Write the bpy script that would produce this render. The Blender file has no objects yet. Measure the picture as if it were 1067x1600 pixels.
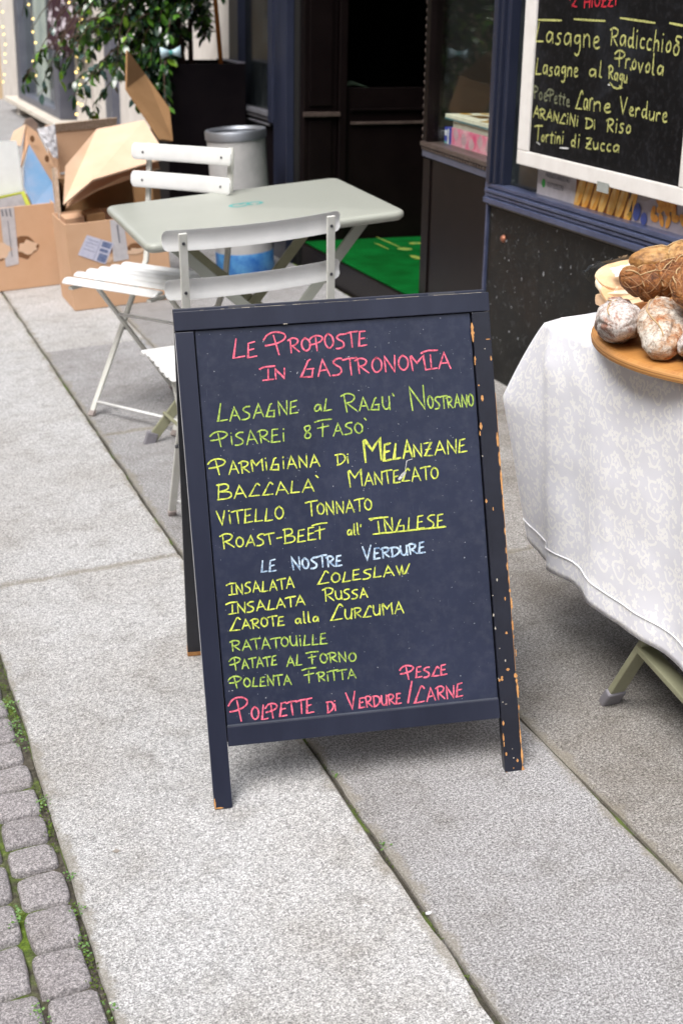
import bpy, bmesh, math, random
from mathutils import Matrix, Vector, noise
R = math.radians
S = bpy.context.scene
C = S.collection

# ---------------------------------------------------------------- camera, sky, sun, exposure
cam = bpy.data.cameras.new('camera'); camo = bpy.data.objects.new('camera', cam); C.objects.link(camo)
S.camera = camo
cam.sensor_fit = 'VERTICAL'; cam.sensor_height = 36.0; cam.sensor_width = 24.0; cam.lens = 50.0
cam.clip_start = 0.05; cam.clip_end = 300
camo.matrix_world = Matrix(((0.9393911, 0.1039617, -0.3267051, -0.102681), (-0.3424286, 0.331586, -0.8790867, 0.0), (0.0169395, 0.9376794, 0.3470884, 1.4463598), (0.0, 0.0, 0.0, 1.0)))
cam.dof.use_dof = True; cam.dof.focus_distance = 2.45; cam.dof.aperture_fstop = 7.5
S.render.resolution_x = 682; S.render.resolution_y = 1024
S.view_settings.view_transform = 'Standard'; S.view_settings.look = 'None'
S.view_settings.gamma = 1.0; S.view_settings.use_curve_mapping = False
S.view_settings.exposure = 0.80
W = bpy.data.worlds.new('World'); S.world = W; W.use_nodes = True
wn = W.node_tree.nodes; wl = W.node_tree.links
bg = wn['Background']; bg.inputs['Strength'].default_value = 0.15
sky = wn.new('ShaderNodeTexSky'); sky.sky_type = 'NISHITA'; sky.sun_disc = False
SUN_EL, SUN_AZ = R(55), R(236)      # azimuth measured from +Y towards +X
sky.sun_elevation = SUN_EL; sky.sun_rotation = SUN_AZ
sky.air_density = 1.0; sky.dust_density = 4.0; sky.ozone_density = 1.0
hs = wn.new('ShaderNodeHueSaturation'); hs.inputs['Saturation'].default_value = 0.42   # an overcast sky is nearly grey
wl.new(sky.outputs[0], hs.inputs['Color']); wl.new(hs.outputs[0], bg.inputs['Color'])
sun = bpy.data.lights.new('sun', 'SUN'); sun.energy = 1.9; sun.angle = R(40); sun.color = (1.0, 0.985, 0.965)
suno = bpy.data.objects.new('sun', sun); C.objects.link(suno)
sd = Vector((math.sin(SUN_AZ)*math.cos(SUN_EL), math.cos(SUN_AZ)*math.cos(SUN_EL), math.sin(SUN_EL)))
suno.rotation_euler = sd.to_track_quat('Z', 'Y').to_euler(); suno.location = (0, 0, 8)

# ---------------------------------------------------------------- frames: the pavement rises gently to the shops
TH = 0.070874
G = Matrix(((math.cos(TH), 0, -math.sin(TH), 0), (0, 1, 0, 0), (math.sin(TH), 0, math.cos(TH), 0), (0, 0, 0, 1)))
I4 = Matrix.Identity(4)
XF = 2.095
rnd = random.Random(7)

# ---------------------------------------------------------------- materials
MATS = {}
def nodes(m):
    m.use_nodes = True
    nt = m.node_tree
    return nt, nt.nodes['Principled BSDF']
def ramp(nt, fac, stops, interp='LINEAR'):
    r = nt.nodes.new('ShaderNodeValToRGB'); r.color_ramp.interpolation = interp
    el = r.color_ramp.elements
    while len(el) < len(stops): el.new(0.5)
    for e, (p, c) in zip(el, stops):
        e.position = p; e.color = (*c, 1) if len(c) == 3 else c
    nt.links.new(fac, r.inputs[0]); return r.outputs[0]
def tnoise(nt, scale, detail=4, rough=.6, vec=None, dist=0.0):
    n = nt.nodes.new('ShaderNodeTexNoise'); n.inputs['Scale'].default_value = scale
    n.inputs['Detail'].default_value = detail; n.inputs['Roughness'].default_value = rough
    n.inputs['Distortion'].default_value = dist
    if vec: nt.links.new(vec, n.inputs['Vector'])
    return n.outputs['Fac']
def objvec(nt, scale=(1, 1, 1), rand=True):
    tc = nt.nodes.new('ShaderNodeTexCoord'); mp = nt.nodes.new('ShaderNodeMapping')
    mp.inputs['Scale'].default_value = scale
    nt.links.new(tc.outputs['Object'], mp.inputs['Vector'])
    if rand:
        oi = nt.nodes.new('ShaderNodeObjectInfo'); mu = nt.nodes.new('ShaderNodeMath'); mu.operation = 'MULTIPLY'
        mu.inputs[1].default_value = 37.0
        nt.links.new(oi.outputs['Random'], mu.inputs[0])
        cx = nt.nodes.new('ShaderNodeCombineXYZ')
        for k in range(3): nt.links.new(mu.outputs[0], cx.inputs[k])
        nt.links.new(cx.outputs[0], mp.inputs['Location'])
    return mp.outputs[0]
def mix(nt, fac, a, b, mode='MIX'):
    m = nt.nodes.new('ShaderNodeMix'); m.data_type = 'RGBA'; m.blend_type = mode
    for sock, v in ((m.inputs['Factor'], fac), (m.inputs['A'], a), (m.inputs['B'], b)): pass
    def put(s, v):
        if hasattr(v, 'is_linked') or hasattr(v, 'node'): nt.links.new(v, s)
        elif isinstance(v, (int, float)): s.default_value = v
        else: s.default_value = (*v, 1)
    put(m.inputs[0], fac); put(m.inputs[6], a); put(m.inputs[7], b)
    return m.outputs[2]
def bump(nt, b, h, strength=.3, dist=.002):
    bp = nt.nodes.new('ShaderNodeBump'); bp.inputs['Strength'].default_value = strength
    bp.inputs['Distance'].default_value = dist
    nt.links.new(h, bp.inputs['Height']); nt.links.new(bp.outputs[0], b.inputs['Normal'])
def simple(name, col, rough=.5, var=.12, scale=20, bmp=.1, metal=0, spec=.5, coat=0, second=None, vscale=(1, 1, 1), lo=.35, hi=.65, bdist=.001):
    """colour with a soft blotchy variation towards `second` and a fine relief"""
    if name in MATS: return MATS[name]
    m = bpy.data.materials.new(name); nt, b = nodes(m)
    v = objvec(nt, vscale)
    n = tnoise(nt, scale, 6, .65, v)
    c2 = second or tuple(max(0, x*(1-var*2)) for x in col)
    nt.links.new(ramp(nt, n, [(lo, c2), (hi, col)]), b.inputs['Base Color'])
    b.inputs['Roughness'].default_value = rough; b.inputs['Metallic'].default_value = metal
    b.inputs['Specular IOR Level'].default_value = spec; b.inputs['Coat Weight'].default_value = coat
    if bmp: bump(nt, b, tnoise(nt, scale*7, 3, .6, v), bmp, bdist)
    MATS[name] = m; return m

def granite(name, light, mid, dark, stain, stain_amt=.35):
    m = bpy.data.materials.new(name); nt, b = nodes(m)
    v = objvec(nt)
    n1 = tnoise(nt, 290, 3, .8, v); n2 = tnoise(nt, 420, 2, .6, v)
    big = tnoise(nt, 3.0, 5, .6, v); mid_n = tnoise(nt, 14, 4, .6, v)
    g = ramp(nt, n1, [(.34, dark), (.43, mid), (.53, light), (.62, tuple(min(1, c*1.45) for c in light))])
    n3 = tnoise(nt, 165, 3, .75, v); g = mix(nt, .8, g, ramp(nt, n3, [(.38, (.58, .58, .58)), (.50, (1, 1, 1)), (.62, (1.35, 1.35, 1.35))]), 'MULTIPLY')
    f = ramp(nt, n2, [(.38, (.45, .45, .45)), (.56, (1, 1, 1))])
    g = mix(nt, .6, g, f, 'MULTIPLY')
    st = ramp(nt, big, [(.38, (0, 0, 0)), (.72, (stain_amt,)*3)])
    g = mix(nt, st, g, stain, 'MIX') if False else mix(nt, st, g, mix(nt, 1.0, g, stain, 'MULTIPLY'))
    st2 = ramp(nt, mid_n, [(.5, (1, 1, 1)), (.72, (.80, .79, .77))])
    g = mix(nt, 1.0, g, st2, 'MULTIPLY')
    oi = nt.nodes.new('ShaderNodeObjectInfo')
    tint = ramp(nt, oi.outputs['Random'], [(0, (.9, .9, .9)), (1, (1.0, 1.0, 1.0))])
    g = mix(nt, 1.0, g, tint, 'MULTIPLY')
    # dirt gathered along the long joints
    if name != 'cobble_stone':
        tc = nt.nodes.new('ShaderNodeTexCoord'); sx = nt.nodes.new('ShaderNodeSeparateXYZ'); nt.links.new(tc.outputs['Object'], sx.inputs[0])
        def mth(op, a, bb):
            x = nt.nodes.new('ShaderNodeMath'); x.operation = op
            for k, q in enumerate((a, bb)):
                if isinstance(q, (int, float)): x.inputs[k].default_value = q
                elif q is not None: nt.links.new(q, x.inputs[k])
            return x.outputs[0]
        d = None
        for xi in (.188, .705, 1.124):
            e = mth('ABSOLUTE', mth('SUBTRACT', sx.outputs[0], xi), None); d = e if d is None else mth('MINIMUM', d, e)
        for yi, w_ in {'granite_light': ((3.370, 0),), 'granite_mid': ((4.450, 0),), 'granite_by_wall': ((3.0, 0),)}[name]:
            e = mth('ABSOLUTE', mth('SUBTRACT', sx.outputs[1], yi), None); d = mth('MINIMUM', d, e)
        wn_ = tnoise(nt, 16, 5, .7, v)
        d = mth('SUBTRACT', d, mth('MULTIPLY', mth('SUBTRACT', wn_, .42), .085))
        dm = ramp(nt, d, [(0, (.62, .62, .62)), (.014, (0, 0, 0))])
        g = mix(nt, dm, g, (.25, .225, .18))
    nt.links.new(g, b.inputs['Base Color'])
    b.inputs['Roughness'].default_value = .85; b.inputs['Specular IOR Level'].default_value = .25
    bump(nt, b, n1, .35, .0012)
    return m
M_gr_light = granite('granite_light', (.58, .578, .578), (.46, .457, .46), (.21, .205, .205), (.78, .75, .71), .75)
M_gr_mid = granite('granite_mid', (.42, .415, .42), (.29, .285, .29), (.12, .115, .12), (.74, .71, .68), .7)  # darker than the first row to carry the light fading towards the shops
M_gr_wall = granite('granite_by_wall', (.40, .385, .37), (.28, .265, .25), (.11, .10, .09), (.55, .50, .44), .8)  # browner slabs, also darkened for the light fading towards the shops
M_cob = granite('cobble_stone', (.40, .375, .375), (.32, .30, .305), (.20, .19, .195), (.70, .68, .70), .6)

def moss_mat():
    m = bpy.data.materials.new('joint_moss'); nt, b = nodes(m)
    v = objvec(nt, rand=False)
    a = tnoise(nt, 7, 4, .6, v); f = tnoise(nt, 120, 4, .7, v)
    soil = ramp(nt, f, [(.3, (.035, .03, .02)), (.6, (.10, .088, .066)), (.75, (.22, .20, .17))])
    moss = ramp(nt, f, [(.3, (.035, .055, .008)), (.55, (.11, .18, .010)), (.75, (.22, .30, .03))])
    msk = ramp(nt, a, [(.47, (0, 0, 0)), (.60, (.9, .9, .9))])
    nt.links.new(mix(nt, msk, soil, moss), b.inputs['Base Color'])
    b.inputs['Roughness'].default_value = .95; bump(nt, b, f, .8, .004)
    return m
M_moss = moss_mat()
def joint_mat():
    m = bpy.data.materials.new('joint_dirt'); nt, b = nodes(m)
    v = objvec(nt, rand=False)
    a = tnoise(nt, 9, 4, .6, v); f = tnoise(nt, 200, 4, .7, v)
    soil = ramp(nt, f, [(.3, (.025, .022, .016)), (.7, (.09, .08, .06))])
    msk = ramp(nt, a, [(.50, (0, 0, 0)), (.62, (1, 1, 1))])
    nt.links.new(mix(nt, msk, soil, (.10, .14, .03)), b.inputs['Base Color'])
    b.inputs['Roughness'].default_value = .95; bump(nt, b, f, .8, .003)
    return m
M_joint = joint_mat()

M_signwood = simple('sign_black_paint', (.014, .017, .034), .32, scale=9, second=(.022, .026, .048), bmp=.12, vscale=(1, 1, .25))
M_signdark = simple('sign_black_paint_worn', (.010, .011, .019), .34, scale=14, second=(.016, .018, .030), bmp=.12)
def panel_mat():
    m = bpy.data.materials.new('chalkboard_panel'); nt, b = nodes(m)
    v = objvec(nt, (1, 1, 1)); n = tnoise(nt, 3.2, 6, .6, v, .6); f = tnoise(nt, 60, 4, .7, v)
    c = ramp(nt, n, [(.3, (.015, .020, .042)), (.55, (.021, .027, .056)), (.78, (.036, .044, .084))])
    c = mix(nt, ramp(nt, f, [(.45, (0, 0, 0)), (.8, (.35, .35, .35))]), c, (.075, .08, .11))
    sv = objvec(nt, (60, 1, 4)); sc_ = tnoise(nt, 5, 3, .6, sv); c = mix(nt, ramp(nt, sc_, [(.66, (0, 0, 0)), (.74, (.25, .25, .25))]), c, (.12, .13, .17))
    sp = tnoise(nt, 210, 2, .5, v)
    c = mix(nt, ramp(nt, sp, [(.735, (0, 0, 0)), (.76, (.8, .8, .8))]), c, (.4, .42, .45))
    nt.links.new(c, b.inputs['Base Color']); b.inputs['Roughness'].default_value = .33
    b.inputs['Specular IOR Level'].default_value = .5
    bump(nt, b, f, .06, .001); return m
M_panel = panel_mat()
def wallpanel_mat():
    m = bpy.data.materials.new('wall_chalkboard'); nt, b = nodes(m)
    v = objvec(nt, (1, 1, 1)); n = tnoise(nt, 4, 6, .65, v, 1.0); f = tnoise(nt, 50, 4, .7, v)
    c = ramp(nt, n, [(.3, (.002, .002, .0025)), (.55, (.005, .005, .006)), (.8, (.022, .025, .032))])
    nt.links.new(mix(nt, ramp(nt, f, [(.5, (0, 0, 0)), (.85, (.3, .3, .3))]), c, (.09, .09, .10)), b.inputs['Base Color'])
    b.inputs['Roughness'].default_value = .6; b.inputs['Specular IOR Level'].default_value = .12
    return m
M_wpanel = wallpanel_mat()
def ink(name, c, c2): return simple(name, c, .8, scale=170, second=tuple(x*.5 for x in c2), bmp=0, spec=.2, lo=.34, hi=.58)
M_pink = ink('marker_pink', (.90, .18, .27), (.70, .13, .20))
M_green = ink('marker_green', (.44, .60, .12), (.28, .42, .09))
M_yel = ink('marker_yellow', (.70, .78, .13), (.50, .60, .10))
M_blue = ink('marker_blue', (.55, .68, .80), (.16, .34, .66))
M_chalk = ink('chalk_yellow', (.58, .58, .20), (.24, .25, .10))
M_chalkf = ink('chalk_faded', (.22, .23, .14), (.10, .11, .08))
M_red = ink('marker_red', (.62, .03, .05), (.4, .02, .04))
M_white_ink = ink('marker_white', (.7, .7, .7), (.45, .45, .45))
M_chip = simple('bare_wood_chip', (.66, .34, .12), .7, scale=80, second=(.42, .19, .06), bmp=.2)
M_chipw = simple('pale_scuff', (.55, .5, .42), .7, scale=80, bmp=0)

M_chair = simple('chair_white_enamel', (.80, .805, .80), .32, scale=15, second=(.74, .745, .74), bmp=.03)
M_chairleg = simple('chair_leg_enamel', (.70, .70, .66), .35, scale=20, second=(.62, .62, .57), bmp=.05)
M_sage = simple('table_sage_enamel', (.385, .40, .355), .36, scale=10, second=(.37, .385, .34), bmp=.05)
M_sageleg = simple('table_leg_sage', (.30, .30, .20), .45, scale=15, second=(.25, .25, .16), bmp=.05)
M_cap = simple('chair_foot_cap', (.42, .36, .34), .6, scale=20)
M_foot = simple('grey_rubber_foot', (.25, .24, .27), .5, scale=20)
M_screw = simple('screw_steel', (.12, .12, .13), .4, metal=.8, bmp=0)
M_teal = simple('teal_print', (.10, .42, .40), .5, bmp=0)
M_card = simple('cardboard', (.64, .40, .25), .85, scale=7, second=(.60, .365, .22), bmp=.1)
M_cardlt = simple('cardboard_light', (.74, .53, .38), .85, scale=6, second=(.68, .47, .32), bmp=.1)
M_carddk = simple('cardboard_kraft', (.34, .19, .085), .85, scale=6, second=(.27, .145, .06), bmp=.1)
M_cardedge = simple('cardboard_edge', (.62, .48, .38), .9, scale=90, second=(.42, .3, .2), bmp=.2)
M_tape = simple('clear_tape', (.60, .58, .60), .25, scale=30, second=(.5, .48, .5), bmp=.1)
M_tear = simple('torn_cardboard', (.22, .10, .04), .9, scale=60, bmp=.2)
M_paper = simple('paper_white', (.74, .75, .78), .8, scale=30, var=.04, bmp=.05)
M_lilac = simple('label_lilac', (.62, .62, .74), .8, scale=60, second=(.52, .53, .68), bmp=0)
M_navyp = simple('print_navy', (.10, .13, .26), .7, scale=90, second=(.2, .25, .4), bmp=0)
M_print = simple('print_grey', (.22, .22, .25), .8, bmp=0)
M_foam = simple('white_polystyrene', (.84, .87, .87), .8, scale=20, var=.03, bmp=.2)
M_lime = simple('lime_print', (.50, .55, .04), .6, scale=40, bmp=0)
M_bluep = simple('blue_sheet', (.16, .34, .58), .5, scale=6, second=(.30, .38, .55), bmp=.05)
M_greyp = simple('grey_card', (.36, .34, .35), .8, scale=20, bmp=0)
M_plastic = simple('white_plastic_film', (.78, .78, .81), .3, scale=4, second=(.68, .68, .73), bmp=.08, bdist=.004)
M_black = simple('planter_black', (.003, .0015, .003), .6, scale=8, second=(.006, .004, .005), bmp=.05, spec=.12)
M_soil = simple('soil', (.03, .015, .01), .95, scale=50, second=(.12, .05, .03), bmp=.6, bdist=.01)
M_steel = simple('brushed_steel', (.36, .38, .42), .5, scale=30, metal=.9, second=(.36, .38, .42), bmp=.05)
M_zinc = simple('bin_zinc', (.50, .495, .49), .55, scale=9, metal=.15, second=(.40, .40, .40), bmp=.1)
M_binblue = simple('bin_blue_band', (.01, .10, .36), .5, scale=18, second=(.08, .26, .50), bmp=.1)
M_blackgrid = simple('bin_grate', (.05, .06, .08), .4, metal=.6)
M_navy = simple('shop_paint_navy', (.015, .019, .037), .32, scale=7, second=(.026, .031, .056), bmp=.1, vscale=(1, 1, .3))
M_moul = simple('shop_moulding_blue', (.075, .09, .16), .30, scale=10, second=(.045, .055, .105), bmp=.1)
M_brown = simple('dark_carved_wood', (.0035, .0018, .002), .4, scale=9, second=(.006, .0035, .0035), spec=.2, bmp=.15)
M_rope = simple('carved_edge', (.10, .075, .065), .4, scale=30, second=(.05, .035, .03), bmp=.2)
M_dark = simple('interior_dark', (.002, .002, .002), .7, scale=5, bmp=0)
def marble_dark():
    m = bpy.data.materials.new('dark_marble'); nt, b = nodes(m)
    v = objvec(nt, (1, 1, 1)); n = tnoise(nt, 7, 8, .7, v, .8); f = tnoise(nt, 26, 5, .7, v, 1.2); g = tnoise(nt, 2.0, 4, .6, v)
    c = ramp(nt, n, [(.32, (.004, .0045, .005)), (.55, (.009, .0095, .009)), (.8, (.024, .023, .020))])
    c = mix(nt, ramp(nt, g, [(.48, (0, 0, 0)), (.68, (.8, .8, .8))]), c, (.018, .013, .009))
    c = mix(nt, ramp(nt, f, [(.56, (0, 0, 0)), (.78, (.7, .7, .7))]), c, (.10, .105, .11))
    sp = tnoise(nt, 46, 2, .5, v)
    c = mix(nt, ramp(nt, sp, [(.70, (0, 0, 0)), (.73, (.8, .8, .8))]), c, (.34, .36, .38))
    nt.links.new(c, b.inputs['Base Color']); b.inputs['Roughness'].default_value = .45; b.inputs['Specular IOR Level'].default_value = .3
    bump(nt, b, f, .08, .002); return m
M_marble = marble_dark()
M_copper = simple('copper_stud', (.42, .17, .10), .45, scale=40, metal=.5, second=(.28, .11, .07), bmp=.2)
M_mat = simple('green_mat', (.002, .095, .016), .85, scale=6, second=(.0015, .055, .008), spec=.04, bmp=.3)
M_matyel = simple('mat_scuff_yellow', (.26, .24, .02), .85, scale=40, second=(.06, .2, .04), bmp=0)
M_pale = simple('pale_render_wall', (.66, .62, .58), .9, scale=5, second=(.56, .52, .48), bmp=.3, bdist=.004)
M_beige = simple('beige_render_wall', (.60, .46, .30), .9, scale=5, second=(.5, .38, .25), bmp=.3, bdist=.004)
M_whitemarble = simple('white_marble_sill', (.72, .66, .57), .5, scale=7, second=(.58, .52, .45), bmp=.05)
M_slate = simple('slate_frame', (.085, .09, .12), .45, scale=8, second=(.11, .115, .145), bmp=.05)
M_reflrecess = simple('pale_reflection_recess', (.72, .75, .72), .8, scale=3, second=(.45, .50, .50), bmp=0)  # colours the far window's painted reflection and the door recess
M_scarf = simple('patterned_cloth', (.035, .010, .018), .9, scale=13, second=(.55, .50, .55), lo=.44, hi=.46, bmp=.3, bdist=.004)
M_maroon = simple('maroon_cloth', (.06, .02, .03), .9, scale=20, bmp=.2)
M_frame_w = simple('white_painted_frame', (.80, .775, .75), .5, scale=12, second=(.72, .69, .66), bmp=.15)
def glass_mat(name, tint=(.9, .95, .95), rough=.02):
    m = bpy.data.materials.new(name); nt, b = nodes(m)
    b.inputs['Base Color'].default_value = (*tint, 1); b.inputs['Transmission Weight'].default_value = 1
    b.inputs['Roughness'].default_value = rough; b.inputs['IOR'].default_value = 1.45
    return m
def darkglass_mat():
    m = bpy.data.materials.new('dusty_dark_glass'); nt, b = nodes(m)
    v = objvec(nt); n = tnoise(nt, 6, 7, .7, v, .5)
    nt.links.new(ramp(nt, n, [(.4, (.008, .010, .012)), (.62, (.025, .03, .032)), (.8, (.11, .125, .12))]), b.inputs['Base Color'])
    b.inputs['Roughness'].default_value = .16; return m
def thin_glass(name):
    m = bpy.data.materials.new(name); m.use_nodes = True; nt = m.node_tree
    nt.nodes.remove(nt.nodes['Principled BSDF']); out = [n for n in nt.nodes if n.type == 'OUTPUT_MATERIAL'][0]
    t = nt.nodes.new('ShaderNodeBsdfTransparent'); t.inputs[0].default_value = (.95, .97, .96, 1)
    g = nt.nodes.new('ShaderNodeBsdfGlossy'); g.inputs['Roughness'].default_value = .03
    f = nt.nodes.new('ShaderNodeFresnel'); ge = nt.nodes.new('ShaderNodeNewGeometry'); mm = nt.nodes.new('ShaderNodeMath'); mm.operation = 'MULTIPLY_ADD'
    nt.links.new(ge.outputs['Backfacing'], mm.inputs[0]); mm.inputs[1].default_value = -.8333; mm.inputs[2].default_value = 1.5; nt.links.new(mm.outputs[0], f.inputs['IOR'])
    mx = nt.nodes.new('ShaderNodeMixShader'); hm = nt.nodes.new('ShaderNodeMath'); hm.operation = 'MULTIPLY'; hm.inputs[1].default_value = .45; nt.links.new(f.outputs[0], hm.inputs[0]); nt.links.new(hm.outputs[0], mx.inputs[0]); nt.links.new(t.outputs[0], mx.inputs[1]); nt.links.new(g.outputs[0], mx.inputs[2])
    nt.links.new(mx.outputs[0], out.inputs['Surface']); return m
M_glass = thin_glass('clear_glass'); M_dglass = darkglass_mat()
M_bulb = bpy.data.materials.new('warm_fairy_bulb'); _nt, _b = nodes(M_bulb)
_b.inputs['Base Color'].default_value = (1, .8, .3, 1); _b.inputs['Emission Color'].default_value = (1, .72, .22, 1); _b.inputs['Emission Strength'].default_value = 1.6
M_wire = simple('thin_wire', (.35, .33, .25), .5, bmp=0)
def leafmat(name, c, c2):
    m = bpy.data.materials.new(name); nt, b = nodes(m)
    oi = nt.nodes.new('ShaderNodeObjectInfo'); v = objvec(nt)
    n = tnoise(nt, 8, 3, .6, v)
    nt.links.new(ramp(nt, n, [(.35, c), (.65, c2)]), b.inputs['Base Color'])
    b.inputs['Roughness'].default_value = .22; b.inputs['Specular IOR Level'].default_value = .8
    b.inputs['Subsurface Weight'].default_value = 0.0
    return m
M_leaf = [leafmat('leaf_dark', (.012, .038, .018), (.028, .07, .022)), leafmat('leaf_mid', (.05, .15, .02), (.10, .23, .025)),
          leafmat('leaf_bright', (.12, .25, .02), (.20, .34, .035)), leafmat('leaf_bluish', (.03, .07, .06), (.06, .11, .10))]
M_bark = simple('bark', (.10, .06, .04), .9, scale=40, bmp=.4)
M_cane = simple('orange_cane', (.48, .17, .03), .6, scale=20, bmp=.1)
M_bow = simple('pale_blue_ribbon', (.48, .66, .74), .5, scale=10, bmp=.05)
M_weed = leafmat('weed_green', (.10, .22, .05), (.20, .36, .09))
M_boardwood = simple('board_wood', (.56, .27, .075), .5, scale=6, second=(.42, .18, .045), bmp=.1, vscale=(1, 12, 1))
def ply_edge():
    m = bpy.data.materials.new('plywood_edge'); nt, b = nodes(m)
    v = objvec(nt, (1, 1, 260), rand=False); n = tnoise(nt, 1, 2, .5, v)
    nt.links.new(ramp(nt, n, [(.4, (.22, .09, .025)), (.55, (.50, .25, .08))]), b.inputs['Base Color'])
    b.inputs['Roughness'].default_value = .55; return m
M_ply = ply_edge()
def sausage_mat(name, stops, scale, spec=.4, rough=.6):
    m = bpy.data.materials.new(name); nt, b = nodes(m)
    v = objvec(nt); n = tnoise(nt, scale, 8, .72, v, .4); f = tnoise(nt, scale*6, 4, .7, v)
    c = ramp(nt, n, stops)
    c = mix(nt, .8, c, ramp(nt, f, [(.36, (.42, .36, .33)), (.52, (1, 1, 1))]), 'MULTIPLY')
    f2 = tnoise(nt, scale*2.4, 5, .7, v, 1.5); c = mix(nt, .6, c, ramp(nt, f2, [(.40, (.55, .48, .44)), (.5, (1, 1, 1))]), 'MULTIPLY')
    nt.links.new(c, b.inputs['Base Color']); b.inputs['Roughness'].default_value = rough
    b.inputs['Specular IOR Level'].default_value = spec
    bump(nt, b, f2, .6, .006); return m
M_saus_w = sausage_mat('mould_bloomed_casing', [(.30, (.34, .12, .07)), (.42, (.48, .32, .26)), (.50, (.72, .67, .64)), (.7, (.88, .86, .85))], 34, rough=.75)
M_saus_t = sausage_mat('mottled_casing', [(.32, (.42, .11, .03)), (.42, (.46, .26, .14)), (.55, (.66, .60, .52)), (.72, (.78, .74, .68))], 26, rough=.7)
M_saus_b = sausage_mat('brown_cured_casing', [(.32, (.09, .028, .008)), (.46, (.24, .085, .022)), (.58, (.40, .17, .05)), (.70, (.56, .33, .16))], 42, rough=.5)
M_saus_o = sausage_mat('ochre_cured_casing', [(.32, (.30, .12, .025)), (.52, (.46, .24, .08)), (.75, (.60, .40, .18))], 14, rough=.5)
M_string = simple('butcher_string', (.55, .38, .2), .9, scale=80, bmp=.3)
M_cheese = simple('pale_orange_slice', (.80, .46, .24), .5, scale=14, second=(.82, .62, .42), bmp=.05)
M_film = simple('wrap_white', (.80, .78, .76), .15, scale=20, second=(.7, .62, .55), bmp=.5, bdist=.006)
def cloth_mat():
    m = bpy.data.materials.new('damask_cloth'); nt, b = nodes(m)
    uv = nt.nodes.new('ShaderNodeUVMap')
    def mth(op, a, bb=None, cc=None):
        x = nt.nodes.new('ShaderNodeMath'); x.operation = op
        for k, q in enumerate((a, bb, cc)):
            if q is None: continue
            if isinstance(q, (int, float)): x.inputs[k].default_value = q
            else: nt.links.new(q, x.inputs[k])
        return x.outputs[0]
    def motif(scale, off, petals, r0, rw):
        mp = nt.nodes.new('ShaderNodeMapping'); mp.inputs['Scale'].default_value = (scale, scale, 1); mp.inputs['Location'].default_value = off
        nt.links.new(uv.outputs[0], mp.inputs['Vector'])
        vo = nt.nodes.new('ShaderNodeTexVoronoi'); vo.voronoi_dimensions = '2D'; vo.inputs['Scale'].default_value = 1; vo.inputs['Randomness'].default_value = .55
        nt.links.new(mp.outputs[0], vo.inputs['Vector'])
        sub = nt.nodes.new('ShaderNodeVectorMath'); sub.operation = 'SUBTRACT'
        nt.links.new(mp.outputs[0], sub.inputs[0]); nt.links.new(vo.outputs['Position'], sub.inputs[1])
        sp = nt.nodes.new('ShaderNodeSeparateXYZ'); nt.links.new(sub.outputs[0], sp.inputs[0])
        sc = nt.nodes.new('ShaderNodeSeparateXYZ'); nt.links.new(vo.outputs['Color'], sc.inputs[0])
        r = mth('SQRT', mth('ADD', mth('MULTIPLY', sp.outputs[0], sp.outputs[0]), mth('MULTIPLY', sp.outputs[1], sp.outputs[1])))
        ang = mth('ADD', mth('ARCTAN2', sp.outputs[1], sp.outputs[0]), mth('MULTIPLY', sc.outputs[0], 6.28))
        wob = mth('MULTIPLY', mth('SINE', mth('MULTIPLY', ang, petals)), .045)
        spiral = mth('MULTIPLY', ang, .022)
        d = mth('ABSOLUTE', mth('SUBTRACT', mth('ADD', mth('ADD', r, wob), spiral), r0))
        ring = mth('LESS_THAN', d, rw)
        dot = mth('LESS_THAN', mth('ADD', r, mth('MULTIPLY', wob, .7)), .085)
        open_ = mth('GREATER_THAN', mth('SINE', mth('ADD', ang, 1.0)), -.75)
        return mth('MAXIMUM', mth('MULTIPLY', ring, open_), dot)
    pat = mth('MAXIMUM', mth('MAXIMUM', motif(19, (0, 0, 0), 6, .25, .06), motif(19, (5.5, 3.3, 0), 3, .36, .05)), motif(38, (3.3, 7.1, 0), 5, .16, .10))
    soft = tnoise(nt, 900, 2, .5, uv.outputs[0])
    col = ramp(nt, pat, [(0, (.83, .835, .90)), (1, (.98, .98, .99))])
    nt.links.new(col, b.inputs['Base Color']); b.inputs['Roughness'].default_value = .85
    hgt = mth('ADD', pat, mth('MULTIPLY', soft, .3))
    bump(nt, b, hgt, .15, .0004)
    b.inputs['Sheen Weight'].default_value = .1
    return m
M_cloth = cloth_mat()

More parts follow.
